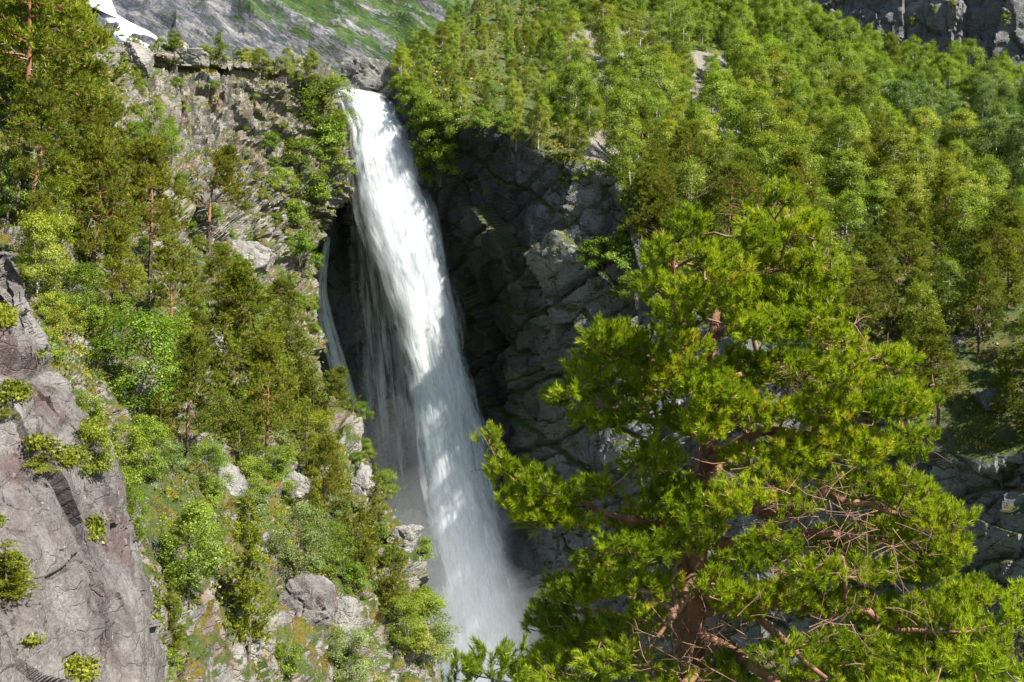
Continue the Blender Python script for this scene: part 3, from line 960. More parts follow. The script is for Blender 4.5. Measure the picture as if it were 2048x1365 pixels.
# ------------------------------------------------------------------ growing trees
def grow(trunks, targets, rng, k=0.35, sag=0.0, jit=0.10, seg=5, start=0.0, wig=0.0):
    """trunks: polylines (n,4: x,y,z,radius), the first rooted at the base; targets: branch ends.
    Each branch end is joined to the cheapest point already grown. Returns pos, parent, tip list."""
    pos, par, plen, rad0 = [], [], [], []
    for tp in trunks:
        tp = np.asarray(tp, dtype=float)
        L = np.linalg.norm(np.diff(tp[:, :3], axis=0), axis=1).sum()
        c = catmull(tp, max(6, int(L / 0.35)))
        if wig and len(c) > 8:
            ramp_ = np.minimum(np.arange(len(c)), len(c) - 1 - np.arange(len(c)))[:, None] / 6.0
            wv = np.stack([fbm(c[:, :3] / .9 + s_, 2) for s_ in (3.0 + len(pos), 31.0, 77.0)], 1)
            c[:, :3] += wig * np.minimum(ramp_, 1) * wv * (1 if pos else .35)
        if pos:
            A = np.array(pos)
            par0 = int(np.argmin(((A - c[0, :3]) ** 2).sum(1)))
        else:
            par0 = -1
        for q in c:
            pos.append(q[:3])
            par.append(par0)
            par0 = len(pos) - 1
            plen.append(0.0)
            rad0.append(q[3])
    n0 = len(pos)
    cap = n0 + (seg + 1) * len(targets) + 10
    A = np.zeros((cap, 3))
    A[:n0] = pos
    PL = np.zeros(cap)
    ok = np.ones(cap, bool)
    if start > 0:
        zb = A[0, 2]
        zt = A[:n0, 2].max()
        ok[:n0] = A[:n0, 2] > zb + start * (zt - zb)
    PR = np.full(cap, -1)
    PR[:n0] = par
    R0 = np.zeros(cap)
    R0[:n0] = rad0
    n = n0
    T = np.asarray(targets, dtype=float)
    d0 = np.array([((A[:n0] - t) ** 2).sum(1).min() for t in T])
    tips = []
    for t in T[np.argsort(d0)]:
        D = np.linalg.norm(A[:n] - t, axis=1) + k * PL[:n] + np.where(ok[:n], 0, 1e6) + 0.35 * np.maximum(A[:n, 2] - t[2], 0)
        j = int(np.argmin(D))
        p0 = A[j]
        v = t - p0
        L = np.linalg.norm(v)
        m = max(1, min(seg, int(L / 0.25)))
        prev = j
        for s in range(1, m + 1):
            f = s / m
            q = p0 + v * f
            if s < m:
                q = q + rng.normal(size=3) * jit * L / m
                q[2] += -sag * L * math.sin(f * math.pi)
            A[n] = q
            PR[n] = prev
            PL[n] = PL[prev] + L / m
            prev = n
            n += 1
        tips.append(prev)
    return A[:n], PR[:n], R0[:n], np.array(tips), n0


def radii(pos, par, r0, n0, tip=0.012, e=2.4):
    n = len(pos)
    acc = np.zeros(n)
    for i in range(n - 1, -1, -1):
        if acc[i] == 0:
            acc[i] = tip ** e
        if par[i] >= 0:
            acc[par[i]] += acc[i]
    r = acc ** (1 / e)
    r[:n0] = np.where(r0[:n0] > 0, r0[:n0], r[:n0])
    for i in range(n0, n):        # no branch thicker than what carries it
        r[i] = min(r[i], 0.8 * r[par[i]] if par[i] < n0 else r[par[i]])
    return r


def tubes(pos, par, r, keep=None, thick=0.06, base=0):
    """tapered limbs as one mesh; returns verts, quads"""
    n = len(pos)
    idx = np.arange(n)
    m = par >= 0
    if keep is not None:
        m &= keep
    e = idx[m]
    p = par[m]
    d = pos[e] - pos[p]
    L = np.linalg.norm(d, axis=1)
    g = L > 1e-5
    e, p, d, L = e[g], p[g], d[g], L[g]
    d = d / L[:, None]
    V, Q, off = [], [], base
    for lo, hi, k in ((0, thick, 4), (thick, 1e9, 9)):
        s = (r[e] >= lo) & (r[e] < hi)
        if not s.any():
            continue
        es, ps, ds = e[s], p[s], d[s]
        ref = np.array([0.31, 0.94, 0.12])
        a = np.cross(ds, ref)
        a /= np.linalg.norm(a, axis=1)[:, None] + 1e-9
        b = np.cross(ds, a)
        an = np.arange(k) * 2 * math.pi / k
        ring = a[:, None, :] * np.cos(an)[None, :, None] + b[:, None, :] * np.sin(an)[None, :, None]
        rs = np.minimum(r[ps], r[es] * 1.35)
        ov = ds * (0.3 * r[es])[:, None]
        v0 = (pos[ps] - ov)[:, None, :] + ring * rs[:, None, None]
        v1 = (pos[es] + ov)[:, None, :] + ring * r[es][:, None, None]
        V.append(np.concatenate([v0, v1], 1).reshape(-1, 3))
        bs = off + np.arange(len(es))[:, None] * 2 * k
        j = np.arange(k)[None, :]
        j2 = (j + 1) % k
        Q.append(np.stack([bs + j, bs + j2, bs + k + j2, bs + k + j], 2).reshape(-1, 4))
        off += len(es) * 2 * k
    return np.concatenate(V), np.concatenate(Q)


def leaves(rng, C, size, spread, per, asp=0.62, droop=0.0, tone_c=None, face=None, bias=0.9):
    """small leaf-shaped faces scattered round the twig ends"""
    N = len(C) * per
    P = np.repeat(C, per, 0) + rng.normal(size=(N, 3)) * spread * np.array([1, 1, 0.75])
    if droop:
        P[:, 2] -= np.abs(rng.normal(size=N)) * droop
    nr = rng.normal(size=(N, 3))
    if face is not None:      # blades turn outward and up to the light
        nr = nr * 0.62 + np.repeat(face, per, 0) * bias * 1.25
    a = np.cross(nr, rng.normal(size=(N, 3)))
    a /= np.linalg.norm(a, axis=1)[:, None] + 1e-9
    b = np.cross(a, nr)
    b /= np.linalg.norm(b, axis=1)[:, None] + 1e-9
    s = size * rng.uniform(0.65, 1.3, N)[:, None]
    V = np.stack([P - a * s * .5, P + b * s * asp * .5, P + a * s * .5, P - b * s * asp * .5], 1).reshape(-1, 3)
    Q = np.arange(N * 4).reshape(-1, 4)
    tc = rng.uniform(0.15, 0.85, len(C)) if tone_c is None else tone_c
    tone = np.clip(np.repeat(tc, per) + rng.normal(size=N) * 0.16, 0, np.where(np.repeat(tc, per) > .98, 1, .95))
    return V, Q, np.repeat(tone, 4)


def tufts(rng, C, D, n, shoot, nl, w, tone_c, ang=0.75):
    """needle tufts: thin blades set round each shoot"""
    N = len(C) * n
    c = np.repeat(C, n, 0)
    d = np.repeat(D / (np.linalg.norm(D, axis=1)[:, None] + 1e-9), n, 0)
    t = rng.uniform(0, 1, N)
    base = c + d * (t * shoot)[:, None]
    a = np.cross(d, rng.normal(size=(N, 3)))
    a /= np.linalg.norm(a, axis=1)[:, None] + 1e-9
    th = ang * (1.15 - 0.6 * t) + rng.normal(size=N) * 0.12
    nd = d * np.cos(th)[:, None] + a * np.sin(th)[:, None]
    ln = (nl * rng.uniform(0.75, 1.15, N))[:, None]
    sd = np.cross(nd, rng.normal(size=(N, 3)))
    sd /= np.linalg.norm(sd, axis=1)[:, None] + 1e-9
    V = np.stack([base - sd * w * .5, base + sd * w * .5, base + nd * ln], 1).reshape(-1, 3)
    T = np.arange(N * 3).reshape(-1, 3)
    tone = np.clip(np.repeat(tone_c, n) + rng.normal(size=N) * 0.10, 0, 1)
    return V, T, np.repeat(tone, 3)


def sphere_pts(rng, n, c, r, shell=0.35):
    d = rng.normal(size=(n, 3))
    d /= np.linalg.norm(d, axis=1)[:, None]
    rr = rng.uniform(shell ** 3, 1, n) ** (1 / 3)
    return np.asarray(c) + d * rr[:, None] * np.asarray(r)


class Proto:
    """one grown kind of tree: parts (name, mesh, material)"""

    def __init__(s, parts, h):
        s.parts, s.h, s.used = parts, h, False


def plant(proto, name, loc, h, rz, label=None, cat='tree', group=None, squash=1.0, lean=(0, 0)):
    e = bpy.data.objects.new(name, None)
    COL.objects.link(e)
    e.empty_display_size = 0.3
    s = h / proto.h
    e.location = loc
    e.rotation_euler = (lean[0], lean[1], rz)
    e.scale = (s * squash, s * squash, s)
    tag(e, label, cat, group)
    for pn, me, mt in proto.parts:
        o = bpy.data.objects.new(pn, me)
        COL.objects.link(o)
        o.parent = e
    return e


def mesh_mat(me, m):
    me.materials.append(M[m])
    return me


# ---- kinds -----------------------------------------------------------------------------------
def birch(seed, h=10.0, wide=0.25, base=0.12, clumps=46, leaf=0.195, per=27, mat='birch', bark='birch_bark', stems=1, droop=0.25, gap=1.0):
    rng = np.random.RandomState(seed)
    trunks = []
    for s in range(stems):
        a = rng.uniform(0, 6.28)
        o = 0.0 if stems == 1 else 0.10 * h
        top = np.array([math.cos(a) * o * 1.3 + rng.normal() * .03 * h, math.sin(a) * o * 1.3 + rng.normal() * .03 * h, h * rng.uniform(0.86, 0.97)])
        mid = np.array([top[0] * .45 + rng.normal() * .02 * h, top[1] * .45 + rng.normal() * .02 * h, h * .5])
        r = 0.0125 * h / math.sqrt(stems)
        trunks.append([(0.02 * s * h * math.cos(a), 0.02 * s * h * math.sin(a), -0.12 * h, r * 1.3), (top[0] * .1, top[1] * .1, h * .15, r), (*mid, r * .6), (*top, r * .12)])
    T = []
    for c in range(clumps):
        f = rng.uniform(0, 1) ** 0.85
        z = base + (1 - base) * f
        prof = math.sin(math.pi * (0.12 + 0.83 * f)) ** 0.7
        a = rng.uniform(0, 6.28)
        rr = wide * h * prof * rng.uniform(0.45, 1.0) * gap
        tr = trunks[rng.randint(stems)]
        cx = np.interp(z * h, [p[2] for p in tr], [p[0] for p in tr])
        cyy = np.interp(z * h, [p[2] for p in tr], [p[1] for p in tr])
        s = h * rng.uniform(0.045, 0.085)
        T.append(sphere_pts(rng, 9, (cx + math.cos(a) * rr, cyy + math.sin(a) * rr, z * h * 0.985), (s, s, s * 0.8), 0.2))
    T = np.concatenate(T)
    pos, par, r0, tips, n0 = grow(trunks, T, rng, k=0.3, jit=0.08, seg=3, start=0.10)
    r = radii(pos, par, r0, n0, tip=0.0012 * h)
    V, Q = tubes(pos, par, r, keep=(r > 0.0016 * h), thick=0.006 * h)
    cl = np.repeat(rng.uniform(0.2, 0.8, clumps), 9)
    tc = np.clip(cl[:len(T)] + rng.normal(size=len(T)) * 0.1, 0, 1)
    fc = np.concatenate([T[:, :2] / (wide * h), (T[:, 2:] / h - .35) * 1.1 + .35], 1)
    lv, lq, lt = leaves(rng, T, leaf, 0.030 * h, per, droop=droop * 0.05 * h, tone_c=tc, face=fc)
    return Proto([('trunk', mesh_mat(np_mesh('birch_trunk', V, quads=Q, smooth=True), bark), None),
                  ('crown', mesh_mat(np_mesh('birch_crown', lv, quads=lq, attr=lt), mat), None)], h)


def scots(seed, h=12.0, bare=0.38, wide=0.26, pads=44, bend=0.03, side=None, blade=0.30, per=16, mat='pine', dead=14, top=True):
    """Scots pine: straight orange stem, flat pads of needles on crooked limbs"""
    rng = np.random.RandomState(seed)
    r = 0.0125 * h
    b = rng.normal(size=(3, 2)) * bend * h
    trunk = [(0, 0, -0.1 * h, r * 1.25), (b[0, 0] * .4, b[0, 1] * .4, h * .25, r), (b[1, 0], b[1, 1], h * .55, r * .72), (b[1, 0] + b[2, 0] * .6, b[1, 1] + b[2, 1] * .6, h * .8, r * .42), (b[2, 0] + b[1, 0], b[2, 1] + b[1, 1], h * .985, r * .1)]
    T, D, tones = [], [], []
    for c in range(pads):
        f = (c + rng.uniform(0, 1)) / pads
        z = bare + (1 - bare) * f
        prof = (1 - f) ** 0.6 * (0.55 + 0.45 * min(1, f * 4 + 0.3)) + 0.10
        a = c * 2.4 + rng.normal() * .5
        if side is not None and rng.uniform() < 0.7:
            a = side + rng.normal() * .8
        rr = wide * h * prof * rng.uniform(0.35, 1.0)
        cx = np.interp(z * h, [p[2] for p in trunk], [p[0] for p in trunk])
        cyy = np.interp(z * h, [p[2] for p in trunk], [p[1] for p in trunk])
        s = h * rng.uniform(0.05, 0.095) * (0.6 + 0.5 * prof)
        n = 17
        q = sphere_pts(rng, n, (cx + math.cos(a) * rr, cyy + math.sin(a) * rr, z * h + 0.02 * h), (s, s, s * 0.36), 0.1)
        T.append(q)
        dd = (q - np.array([cx, cyy, z * h - 0.08 * h]))
        dd /= np.linalg.norm(dd, axis=1)[:, None]
        dd[:, 2] += 0.5
        D.append(dd)
        tones.append(np.clip(rng.uniform(0.25, 0.7) + rng.normal(size=n) * 0.12, 0, 1))
    T, D, tones = np.concatenate(T), np.concatenate(D), np.concatenate(tones)
    pos, par, r0, tips, n0 = grow([trunk], T, rng, k=0.25, jit=0.14, seg=4, sag=-0.04, start=bare * 0.75)
    rad = radii(pos, par, r0, n0, tip=0.0013 * h)
    V, Q = tubes(pos, par, rad, thick=0.006 * h)
    # broken dead branches on the bare stem
    dv, dq = [], []
    P2, R2, pr = [], [], []
    for k in range(dead):
        z = rng.uniform(0.2, 0.75) * h
        cx = np.interp(z, [p[2] for p in trunk], [p[0] for p in trunk])
        cyy = np.interp(z, [p[2] for p in trunk], [p[1] for p in trunk])
        a = rng.uniform(0, 6.28)
        L = rng.uniform(0.05, 0.15) * h
        i = len(P2)
        P2.append((cx, cyy, z)); pr.append(-1); R2.append(0.003 * h)
        for s in range(1, 4):
            P2.append((cx + math.cos(a) * L * s / 3 + rng.normal() * .008 * h, cyy + math.sin(a) * L * s / 3 + rng.normal() * .008 * h, z - 0.02 * h * s * rng.uniform(-1, 1.2)))
            pr.append(i + s - 1); R2.append(0.003 * h * (1 - s / 4))
    nq = len(Q)
    if dead:
        dv, dq = tubes(np.array(P2), np.array(pr), np.array(R2), thick=0.1, base=len(V))
        V, Q = np.concatenate([V, dv]), np.concatenate([Q, dq])
    tm = mesh_mat(mesh_mat(np_mesh('pine_trunk', V, quads=Q, smooth=True), 'pine_bark'), 'deadwood')
    tm.polygons.foreach_set('material_index', (np.arange(len(Q)) >= nq).astype(np.int32))
    parts = [('trunk', tm, None)]
    C = np.repeat(T, 2, 0) + rng.normal(size=(len(T) * 2, 3)) * 0.018 * h
    DD = np.repeat(D, 2, 0) + rng.normal(size=(len(T) * 2, 3)) * 0.45
    nv, nt, na = tufts(rng, C, DD, per, 0.020 * h, blade, blade * 0.19, np.repeat(tones, 2), 0.9)
    parts.append(('crown', mesh_mat(np_mesh('pine_crown', nv, tris=nt, attr=na), mat), None))
    return Proto(parts, h)


def conifer(seed, h=8.0, wide=0.20, whorls=17, blade=0.24, mat='pine', base=0.06, per=10, droop=0.1, ragged=0.25, bark='dark_bark'):
    """young pointed conifer, branches in whorls"""
    rng = np.random.RandomState(seed)
    r = 0.012 * h
    trunk = [(0, 0, -0.1 * h, r * 1.2), (rng.normal() * .01 * h, 0, h * .4, r * .7), (0, rng.normal() * .01 * h, h * .98, r * .1)]
    T, D, tones = [], [], []
    for w in range(whorls):
        f = (w + 0.5 * rng.uniform()) / whorls
        z = base + (1 - base) * f
        nb = 6 if f < .8 else 4
        for k in range(nb):
            a = rng.uniform(0, 6.28)
            L = wide * h * ((1 - f) ** 0.8 + 0.06) * rng.uniform(1 - ragged * 1.6, 1 + ragged * .6)
            m = max(2, int(6 * L / (wide * h)) + 1)
            t = np.linspace(0.3, 1, m)[:, None]
            q = np.concatenate([np.cos(a) * L * t, np.sin(a) * L * t, z * h - droop * L * t + 0.25 * L * t ** 2], 1) + rng.normal(size=(m, 3)) * 0.10 * L
            T.append(q)
            D.append(np.repeat([[math.cos(a), math.sin(a), 0.55]], m, 0))
            tones.append(np.clip(0.25 + 0.35 * t[:, 0] + rng.normal(size=m) * 0.15, 0, 1))
    T.append(np.array([[0, 0, h * .99]])); D.append(np.array([[0, 0, 1.]])); tones.append(np.array([.6]))
    T, D, tones = np.concatenate(T), np.concatenate(D), np.concatenate(tones)
    pos, par, r0, tips, n0 = grow([trunk], T, rng, k=0.15, jit=0.05, seg=2)
    rad = radii(pos, par, r0, n0, tip=0.0012 * h)
    V, Q = tubes(pos, par, rad, thick=0.006 * h)
    C = np.repeat(T, 3, 0) + rng.normal(size=(len(T) * 3, 3)) * 0.018 * h
    DD = np.repeat(D, 3, 0) + rng.normal(size=(len(T) * 3, 3)) * 0.5
    nv, nt, na = tufts(rng, C, DD, per, 0.02 * h, blade, blade * 0.24, np.repeat(tones, 3), 0.85)
    return Proto([('trunk', mesh_mat(np_mesh('conifer_trunk', V, quads=Q, smooth=True), bark), None),
                  ('crown', mesh_mat(np_mesh('conifer_crown', nv, tris=nt, attr=na), mat), None)], h)


def bush(seed, h=2.5, wide=0.5, clumps=30, leaf=0.115, per=19, mat='broad'):
    rng = np.random.RandomState(seed)
    trunks = []
    for s in range(5):
        a = s * 1.26 + rng.normal() * .3
        L = wide * h * 0.55
        trunks.append([(0.02 * h * math.cos(a), 0.02 * h * math.sin(a), -0.15 * h, .012 * h), (L * .4 * math.cos(a), L * .4 * math.sin(a), .35 * h, .008 * h), (L * math.cos(a), L * math.sin(a), .8 * h, .003 * h)])
    T = []
    for c in range(clumps):
        a = rng.uniform(0, 6.28)
        f = rng.uniform(0.12, 1)
        rr = wide * h * math.sqrt(max(0, 1 - (f * .95) ** 2.2)) * rng.uniform(.4, 1)
        s = h * rng.uniform(0.08, 0.15)
        T.append(sphere_pts(rng, 9, (math.cos(a) * rr, math.sin(a) * rr, f * h * .92), (s, s, s * .75), 0.2))
    T = np.concatenate(T)
    pos, par, r0, tips, n0 = grow(trunks, T, rng, k=0.3, jit=0.1, seg=2)
    r = radii(pos, par, r0, n0, tip=0.002 * h)
    V, Q = tubes(pos, par, r, keep=(r > 0.0026 * h), thick=0.02 * h)
    cl = np.clip(np.repeat(rng.uniform(0.2, 0.8, clumps), 9) + rng.normal(size=len(T)) * .1, 0, 1)
    fc = np.concatenate([T[:, :2] / (wide * h), (T[:, 2:] / h - .3) * 1.1 + .4], 1)
    lv, lq, lt = leaves(rng, T, leaf, 0.06 * h, per, tone_c=cl, face=fc)
    return Proto([('stems', mesh_mat(np_mesh('bush_stems', V, quads=Q, smooth=True), 'dark_bark'), None),
                  ('foliage', mesh_mat(np_mesh('bush_foliage', lv, quads=lq, attr=lt), mat), None)], h)


def snag(seed, h=4.0):
    """bleached dead pine with twisted bare branches"""
    rng = np.random.RandomState(seed)
    trunk = [(0, 0, -.3, .20), (.05, 0, .3 * h, .15), (-.08, 0, .62 * h, .10), (.04, 0, h, .03)]
    T = []
    for k in range(11):
        a = rng.uniform(-1.0, 1.0) + (0 if k % 2 else math.pi)
        L = rng.uniform(.3, .62) * h
        z = rng.uniform(.15, .95) * h
        c = np.array([math.cos(a) * L, math.sin(a) * L * .7, z])
        T.append(c + rng.normal(size=(4, 3)) * .13 * h)
    pos, par, r0, tips, n0 = grow([trunk], np.concatenate(T), rng, k=.5, jit=.38, seg=5, sag=.08)
    r = radii(pos, par, r0, n0, tip=0.016, e=2.0)
    V, Q = tubes(pos, par, r, thick=.05)
    return Proto([('trunk', mesh_mat(np_mesh('dead_pine_wood', V, quads=Q, smooth=True), 'deadwood'), None)], h)


PB = [birch(100 + i, wide=w, base=b, clumps=c, gap=g) for i, (w, b, c, g) in enumerate([(.31, .08, 62, 1), (.27, .10, 54, 1), (.34, .06, 66, 1), (.29, .10, 52, 1.05), (.32, .08, 66, .95), (.25, .06, 50, 1)])]
PBC = [Proto([(p[0][0], p[0][1], None), (p[1][0], mesh_mat(p[1][1].copy(), 'birch'), None)], 10.0) for p in [b.parts for b in PB]]
for b in PBC:
    b.parts[1][1].materials.clear()
    mesh_mat(b.parts[1][1], 'birch_cool')
PBN = [birch(130, h=8, wide=.34, base=.10, clumps=80, leaf=.17, per=15, stems=3, mat='broad', bark='dark_bark'),
       birch(131, h=8, wide=.30, base=.08, clumps=76, leaf=.17, per=15, stems=2, mat='birch'),
       birch(132, h=8, wide=.36, base=.22, clumps=64, leaf=.18, per=15, stems=3, mat='broad', bark='dark_bark'),
       birch(133, h=8, wide=.36, base=.05, clumps=80, leaf=.15, per=15, stems=4, mat='willow', bark='dark_bark')]
PS = [scots(200, bare=.36, wide=.26), scots(201, bare=.30, wide=.24, pads=50), scots(202, bare=.42, wide=.30), scots(203, bare=.22, wide=.25, pads=54), scots(204, bare=.15, wide=.28, pads=58)]
PSW = scots(210, bare=.45, wide=.34, pads=30, side=0.0, dead=26, bend=.05)
PC = [conifer(300), conifer(301, wide=.17, ragged=.35), conifer(302, wide=.24, whorls=15)]
PSP = [conifer(310, h=10, wide=.17, whorls=22, mat='spruce', blade=.26, droop=.35), conifer(311, h=10, wide=.21, whorls=20, mat='spruce', blade=.28, droop=.3)]
PU = [bush(400), bush(401, wide=.65), bush(402, mat='willow', wide=.6), bush(403, mat='birch', wide=.55)]
# ------------------------------------------------------------------ planting
RNG = np.random.RandomState(5)
USED = []


def stand(proto, name, px, py, hpx, label, cat='tree', group=None, squash=1.0, lean=(0, 0), rz=None, sink=0.15, surf=('hillside', 'cliff', 'rock_slab')):
    """root a tree where the ray through its foot meets the ground; hpx = its height in photograph pixels"""
    r = hit(px, py, surf)
    if r is None:
        return None
    p = r[0]
    h = hpx * KPX * p.y
    USED.append((px, py))
    return plant(proto, name, (p.x, p.y, p.z - sink), h, RNG.uniform(0, 6.28) if rz is None else rz, label, cat, group, squash, lean)


HS = ('hillside',)
# Scots pines of the left hillside
PINES = [
    (PS[0], 75, 470, 300, 'pine leaning into the tallest left edge pine from below', 1.1),
    (PS[3], 170, 440, 250, 'dark pine between the tall pines and the slender orange trunked one', 1.15),
    (PS[4], 140, 215, 240, 'bushy pine top reaching the skyline left of the snow patch', .85),
    (PS[4], 60, 210, 260, 'crown of a pine behind the tallest one near the top left corner', 1.1),
    (PS[2], 44, 432, 520, 'tallest pine at the left edge with a long bare lower trunk', 1.10),
    (PS[0], 105, 345, 420, 'tall dark green pine directly right of the tallest left edge pine', 1.0),
    (PS[4], 112, 330, 330, 'bushy pine filling the gap between the two tall pines at upper left', 1.15),
    (PS[1], 225, 480, 280, 'pine on the upper left slope with its top below the snow patch', 1.0),
    (PS[3], 190, 592, 330, 'slender pine with a sunlit straight orange trunk on the left slope', .95),
    (PS[1], 300, 552, 270, 'pine with reddish stem standing above the bleached dead tree', 1.1),
    (PSW, 420, 512, 215, 'windswept pine before the bluff with one leafy side and dead twigs on top', 1.2),
    (PS[4], 152, 512, 250, 'thin dark stemmed pine behind the slender orange trunked one', .9),
    (PS[3], 498, 782, 250, 'bushy pine on the slope edge left of the thin side cascade', 1.2),
    (PS[4], 565, 700, 140, 'low spreading yellow green pine at the foot of the bluff', 1.4),
    (PS[1], 532, 938, 262, 'tall pine in the middle of the left slope with a thin dark double stem', 1.0),
    (PS[3], 375, 915, 245, 'pine above the bright green rowan on the lower left slope', 1.1),
    (PS[4], 440, 620, 130, 'small pine below the windswept one beside pale rock', 1.3),
    (PS[0], 345, 690, 210, 'pine just right of the bleached dead tree', 1.1),
    (PS[4], 650, 1045, 170, 'yellowish pine on the edge of the slope beside the misty gorge', 1.1),
    (PSW, 655, 892, 155, 'little flat topped pine leaning out over the gorge', 1.2),
    (PS[4], 400, 765, 140, 'round young pine among the shrubs at mid slope', 1.2),
    (PS[4], 20, 250, 300, 'pine crown at the far left edge behind the tallest pine', 1.2),
    (PS[3], 95, 560, 170, 'shaded pine beside the foot of the tallest left edge pine', 1.1),
    (PS[1], 240, 640, 190, 'pine rising out of light green birches left of the dead tree', 1.0),
]
for pr, px, py, hp, lb, sq in PINES:
    stand(pr, 'scots_pine', px, py, hp, lb, 'pine', 'pines on the left hillside', sq, surf=HS, rz=(0.2 if pr is PSW else None))
CONS = [
    (PC[1], 470, 705, 185, 'slim conifer above the bushy pine on the slope edge', 1.1), (PC[0], 540, 832, 205, 'conical pine in the cluster left of the pointed conifer', 1.1),
    (PC[2], 572, 885, 180, 'broad conical pine just under the pointed conifer', 1.1), (PC[1], 515, 885, 235, 'tall slender conifer in front of the double stemmed pine', 1.1),
    (PC[2], 612, 935, 140, 'small conifer below the little flat topped pine', 1.1), (PC[0], 450, 805, 180, 'conifer left of the bushy edge pine over pale rock', 1.1),
    (PC[1], 555, 775, 175, 'thin conifer near the foot of the side cascade', 1.2), (PC[0], 480, 940, 165, 'young conical pine beside the leafy tree at mid slope', 1.1),
    (PC[2], 320, 905, 130, 'low conical pine right of the near rock edge', 1.1), (PC[1], 345, 1310, 150, 'dark young conifer at the foot of the rowan', 1.1),
    (PC[0], 690, 1120, 120, 'young pine on the slope edge left of the rock nose', 1.1), (PC[2], 625, 1060, 130, 'yellow green young pine above the bright bush tree', 1.1),
    (PC[1], 497, 1300, 318, 'slender open young pine with a thin stem at the bottom of the slope', .95),
    (PC[0], 597, 852, 200, 'pointed conifer standing out against the dark gorge beside the cascade', 1.1),
    (PC[2], 625, 880, 150, 'short pointed conifer tucked behind the one beside the cascade', 1.2),
    (PC[0], 722, 1165, 165, 'cone shaped young pine on the rock nose above the gorge mist', 1.1),
    (PC[2], 788, 1228, 158, 'wide young pine lowest on the rock nose beside the waterfall mist', 1.2),
    (PC[1], 752, 1045, 120, 'faint conifer half veiled by spray at the slope edge', 1.1),
    (PC[1], 742, 1130, 120, 'dark thin conifer behind the cone shaped pine on the rock nose', 1.0),
    (PC[2], 440, 865, 120, 'small conifer over a pale rock in the middle of the slope', 1.2),
    (PC[0], 205, 705, 120, 'young conifer rising from the birch thicket above the near rock', 1.2),
    (PC[0], 438, 124, 62, 'lone small pine on the skyline ledge above the bluff', 1.5),
    (PC[1], 254, 78, 42, 'tiny pine standing against the snow patch', 1.5),
]
for pr, px, py, hp, lb, sq in CONS:
    stand(pr, 'young_pine', px, py, hp, lb, 'pine', 'young conifers of the left side', sq, surf=HS)
LEAFY = [
    (PBN[0], 275, 835, 215, 'big bright birch on the slope edge above the near rock', 1.15),
    (PBN[1], 75, 590, 165, 'light green birch over the top of the near rock', 1.1),
    (PBN[2], 375, 1205, 205, 'bright green rowan with bare lower stems low on the slope', 1.05),
    (PBN[1], 335, 800, 170, 'birch with dark inner stems right of the big bright birch', 1.1),
    (PBN[1], 165, 665, 140, 'pale birch in the thicket between near rock and pines', 1.2),
    (PBN[0], 130, 640, 120, 'rounded birch leaning over the near rock edge', 1.2),
    (PBN[0], 645, 270, 118, 'dense dark green bush tree beside the lip of the fall', 1.5),
    (PBN[3], 592, 1165, 165, 'grey green willow on the lower slope', 1.1),
    (PBN[1], 662, 1010, 130, 'light birch at the slope edge just above pale slabs', 1.2),
    (PBN[1], 862, 1330, 150, 'yellow green birch at the lowest tip of the slope by the mist', 1.3),
    (PBN[0], 665, 1150, 110, 'bright bush tree above the pale boulder', 1.2),
    (PBN[3], 700, 1372, 130, 'silvery willow at the bottom edge below the pale boulder', 1.3),
    (PBN[2], 312, 320, 110, 'column of dark green leaves at the left end of the bluff', .8),
    (PBN[2], 345, 330, 95, 'second green leafy column against the left end of the bluff', .8),
    (PBN[1], 110, 480, 130, 'shaded birch behind the tallest left edge pine', 1.2),
    (PBN[0], 15, 440, 130, 'leafy birch low at the left picture edge', 1.2),
    (PBN[0], 500, 1010, 100, 'small leafy tree under the double stemmed pine', 1.3),
    (PBN[1], 560, 1000, 110, 'light green tree right of the double stemmed pine', 1.2),
    (PBN[1], 640, 930, 110, 'light leafy tree on the slope edge under the flat topped pine', 1.2),
    (PBN[1], 815, 1290, 100, 'light birch just left of the lowest tip of the slope', 1.3),
    (PBN[0], 290, 960, 120, 'shrubby tree in the gully right of the near rock', 1.2),
    (PBN[0], 265, 1090, 120, 'narrow green tree hugging the edge of the near rock', .8),
    (PBN[0], 425, 990, 110, 'leafy tree above the rowan beside a pale slab', 1.2),
]
for pr, px, py, hp, lb, sq in LEAFY:
    stand(pr, 'leafy_tree', px, py, hp, lb, 'tree', 'leafy trees of the left hillside', sq, surf=HS)
for px, py, hp, lb in ((600, 340, 70, 'bright bush on the bluff below the dense bush tree'), (625, 410, 75, 'bush on the mossy edge of the bluff level with the veil'), (585, 455, 60, 'bush low on the mossy bluff edge'),
                       (660, 355, 60, 'bush hard against the left side of the fall'), (560, 385, 50, 'small bush in the middle of the bluff'), (600, 520, 60, 'lowest bush on the mossy bluff edge by the side cascade'), (655, 300, 70, 'bush beside the upper fall under the dense bush tree'), (540, 300, 40, 'lone bush on a bluff ledge')):
    stand(PU[RNG.randint(2)], 'bluff_bush', px, py, hp, lb, 'bush', 'bushes on the bluff', 1.2, surf=HS)
LEDGE = [
    (PB[2], 520, 148, 52, 'round birch at the skyline, left of a pair on the ledge', 1.3), (PB[4], 488, 140, 45, 'low round bush birch on the skyline ledge', 1.5),
    (PB[0], 572, 158, 62, 'thin birch with white stem on the skyline ledge', 1.0), (PB[1], 622, 168, 68, 'taller birch on the skyline ledge near the notch', 1.2),
    (PB[3], 672, 165, 80, 'birch standing in the notch just left of the square boulder', 1.0), (PB[4], 350, 100, 40, 'small birch at the skyline right of the snow patch', 1.3),
    (PB[2], 545, 160, 40, 'bushy birch between two skyline birches', 1.3), (PB[1], 600, 165, 50, 'slim birch between the skyline birches by the notch', 1.1),
]
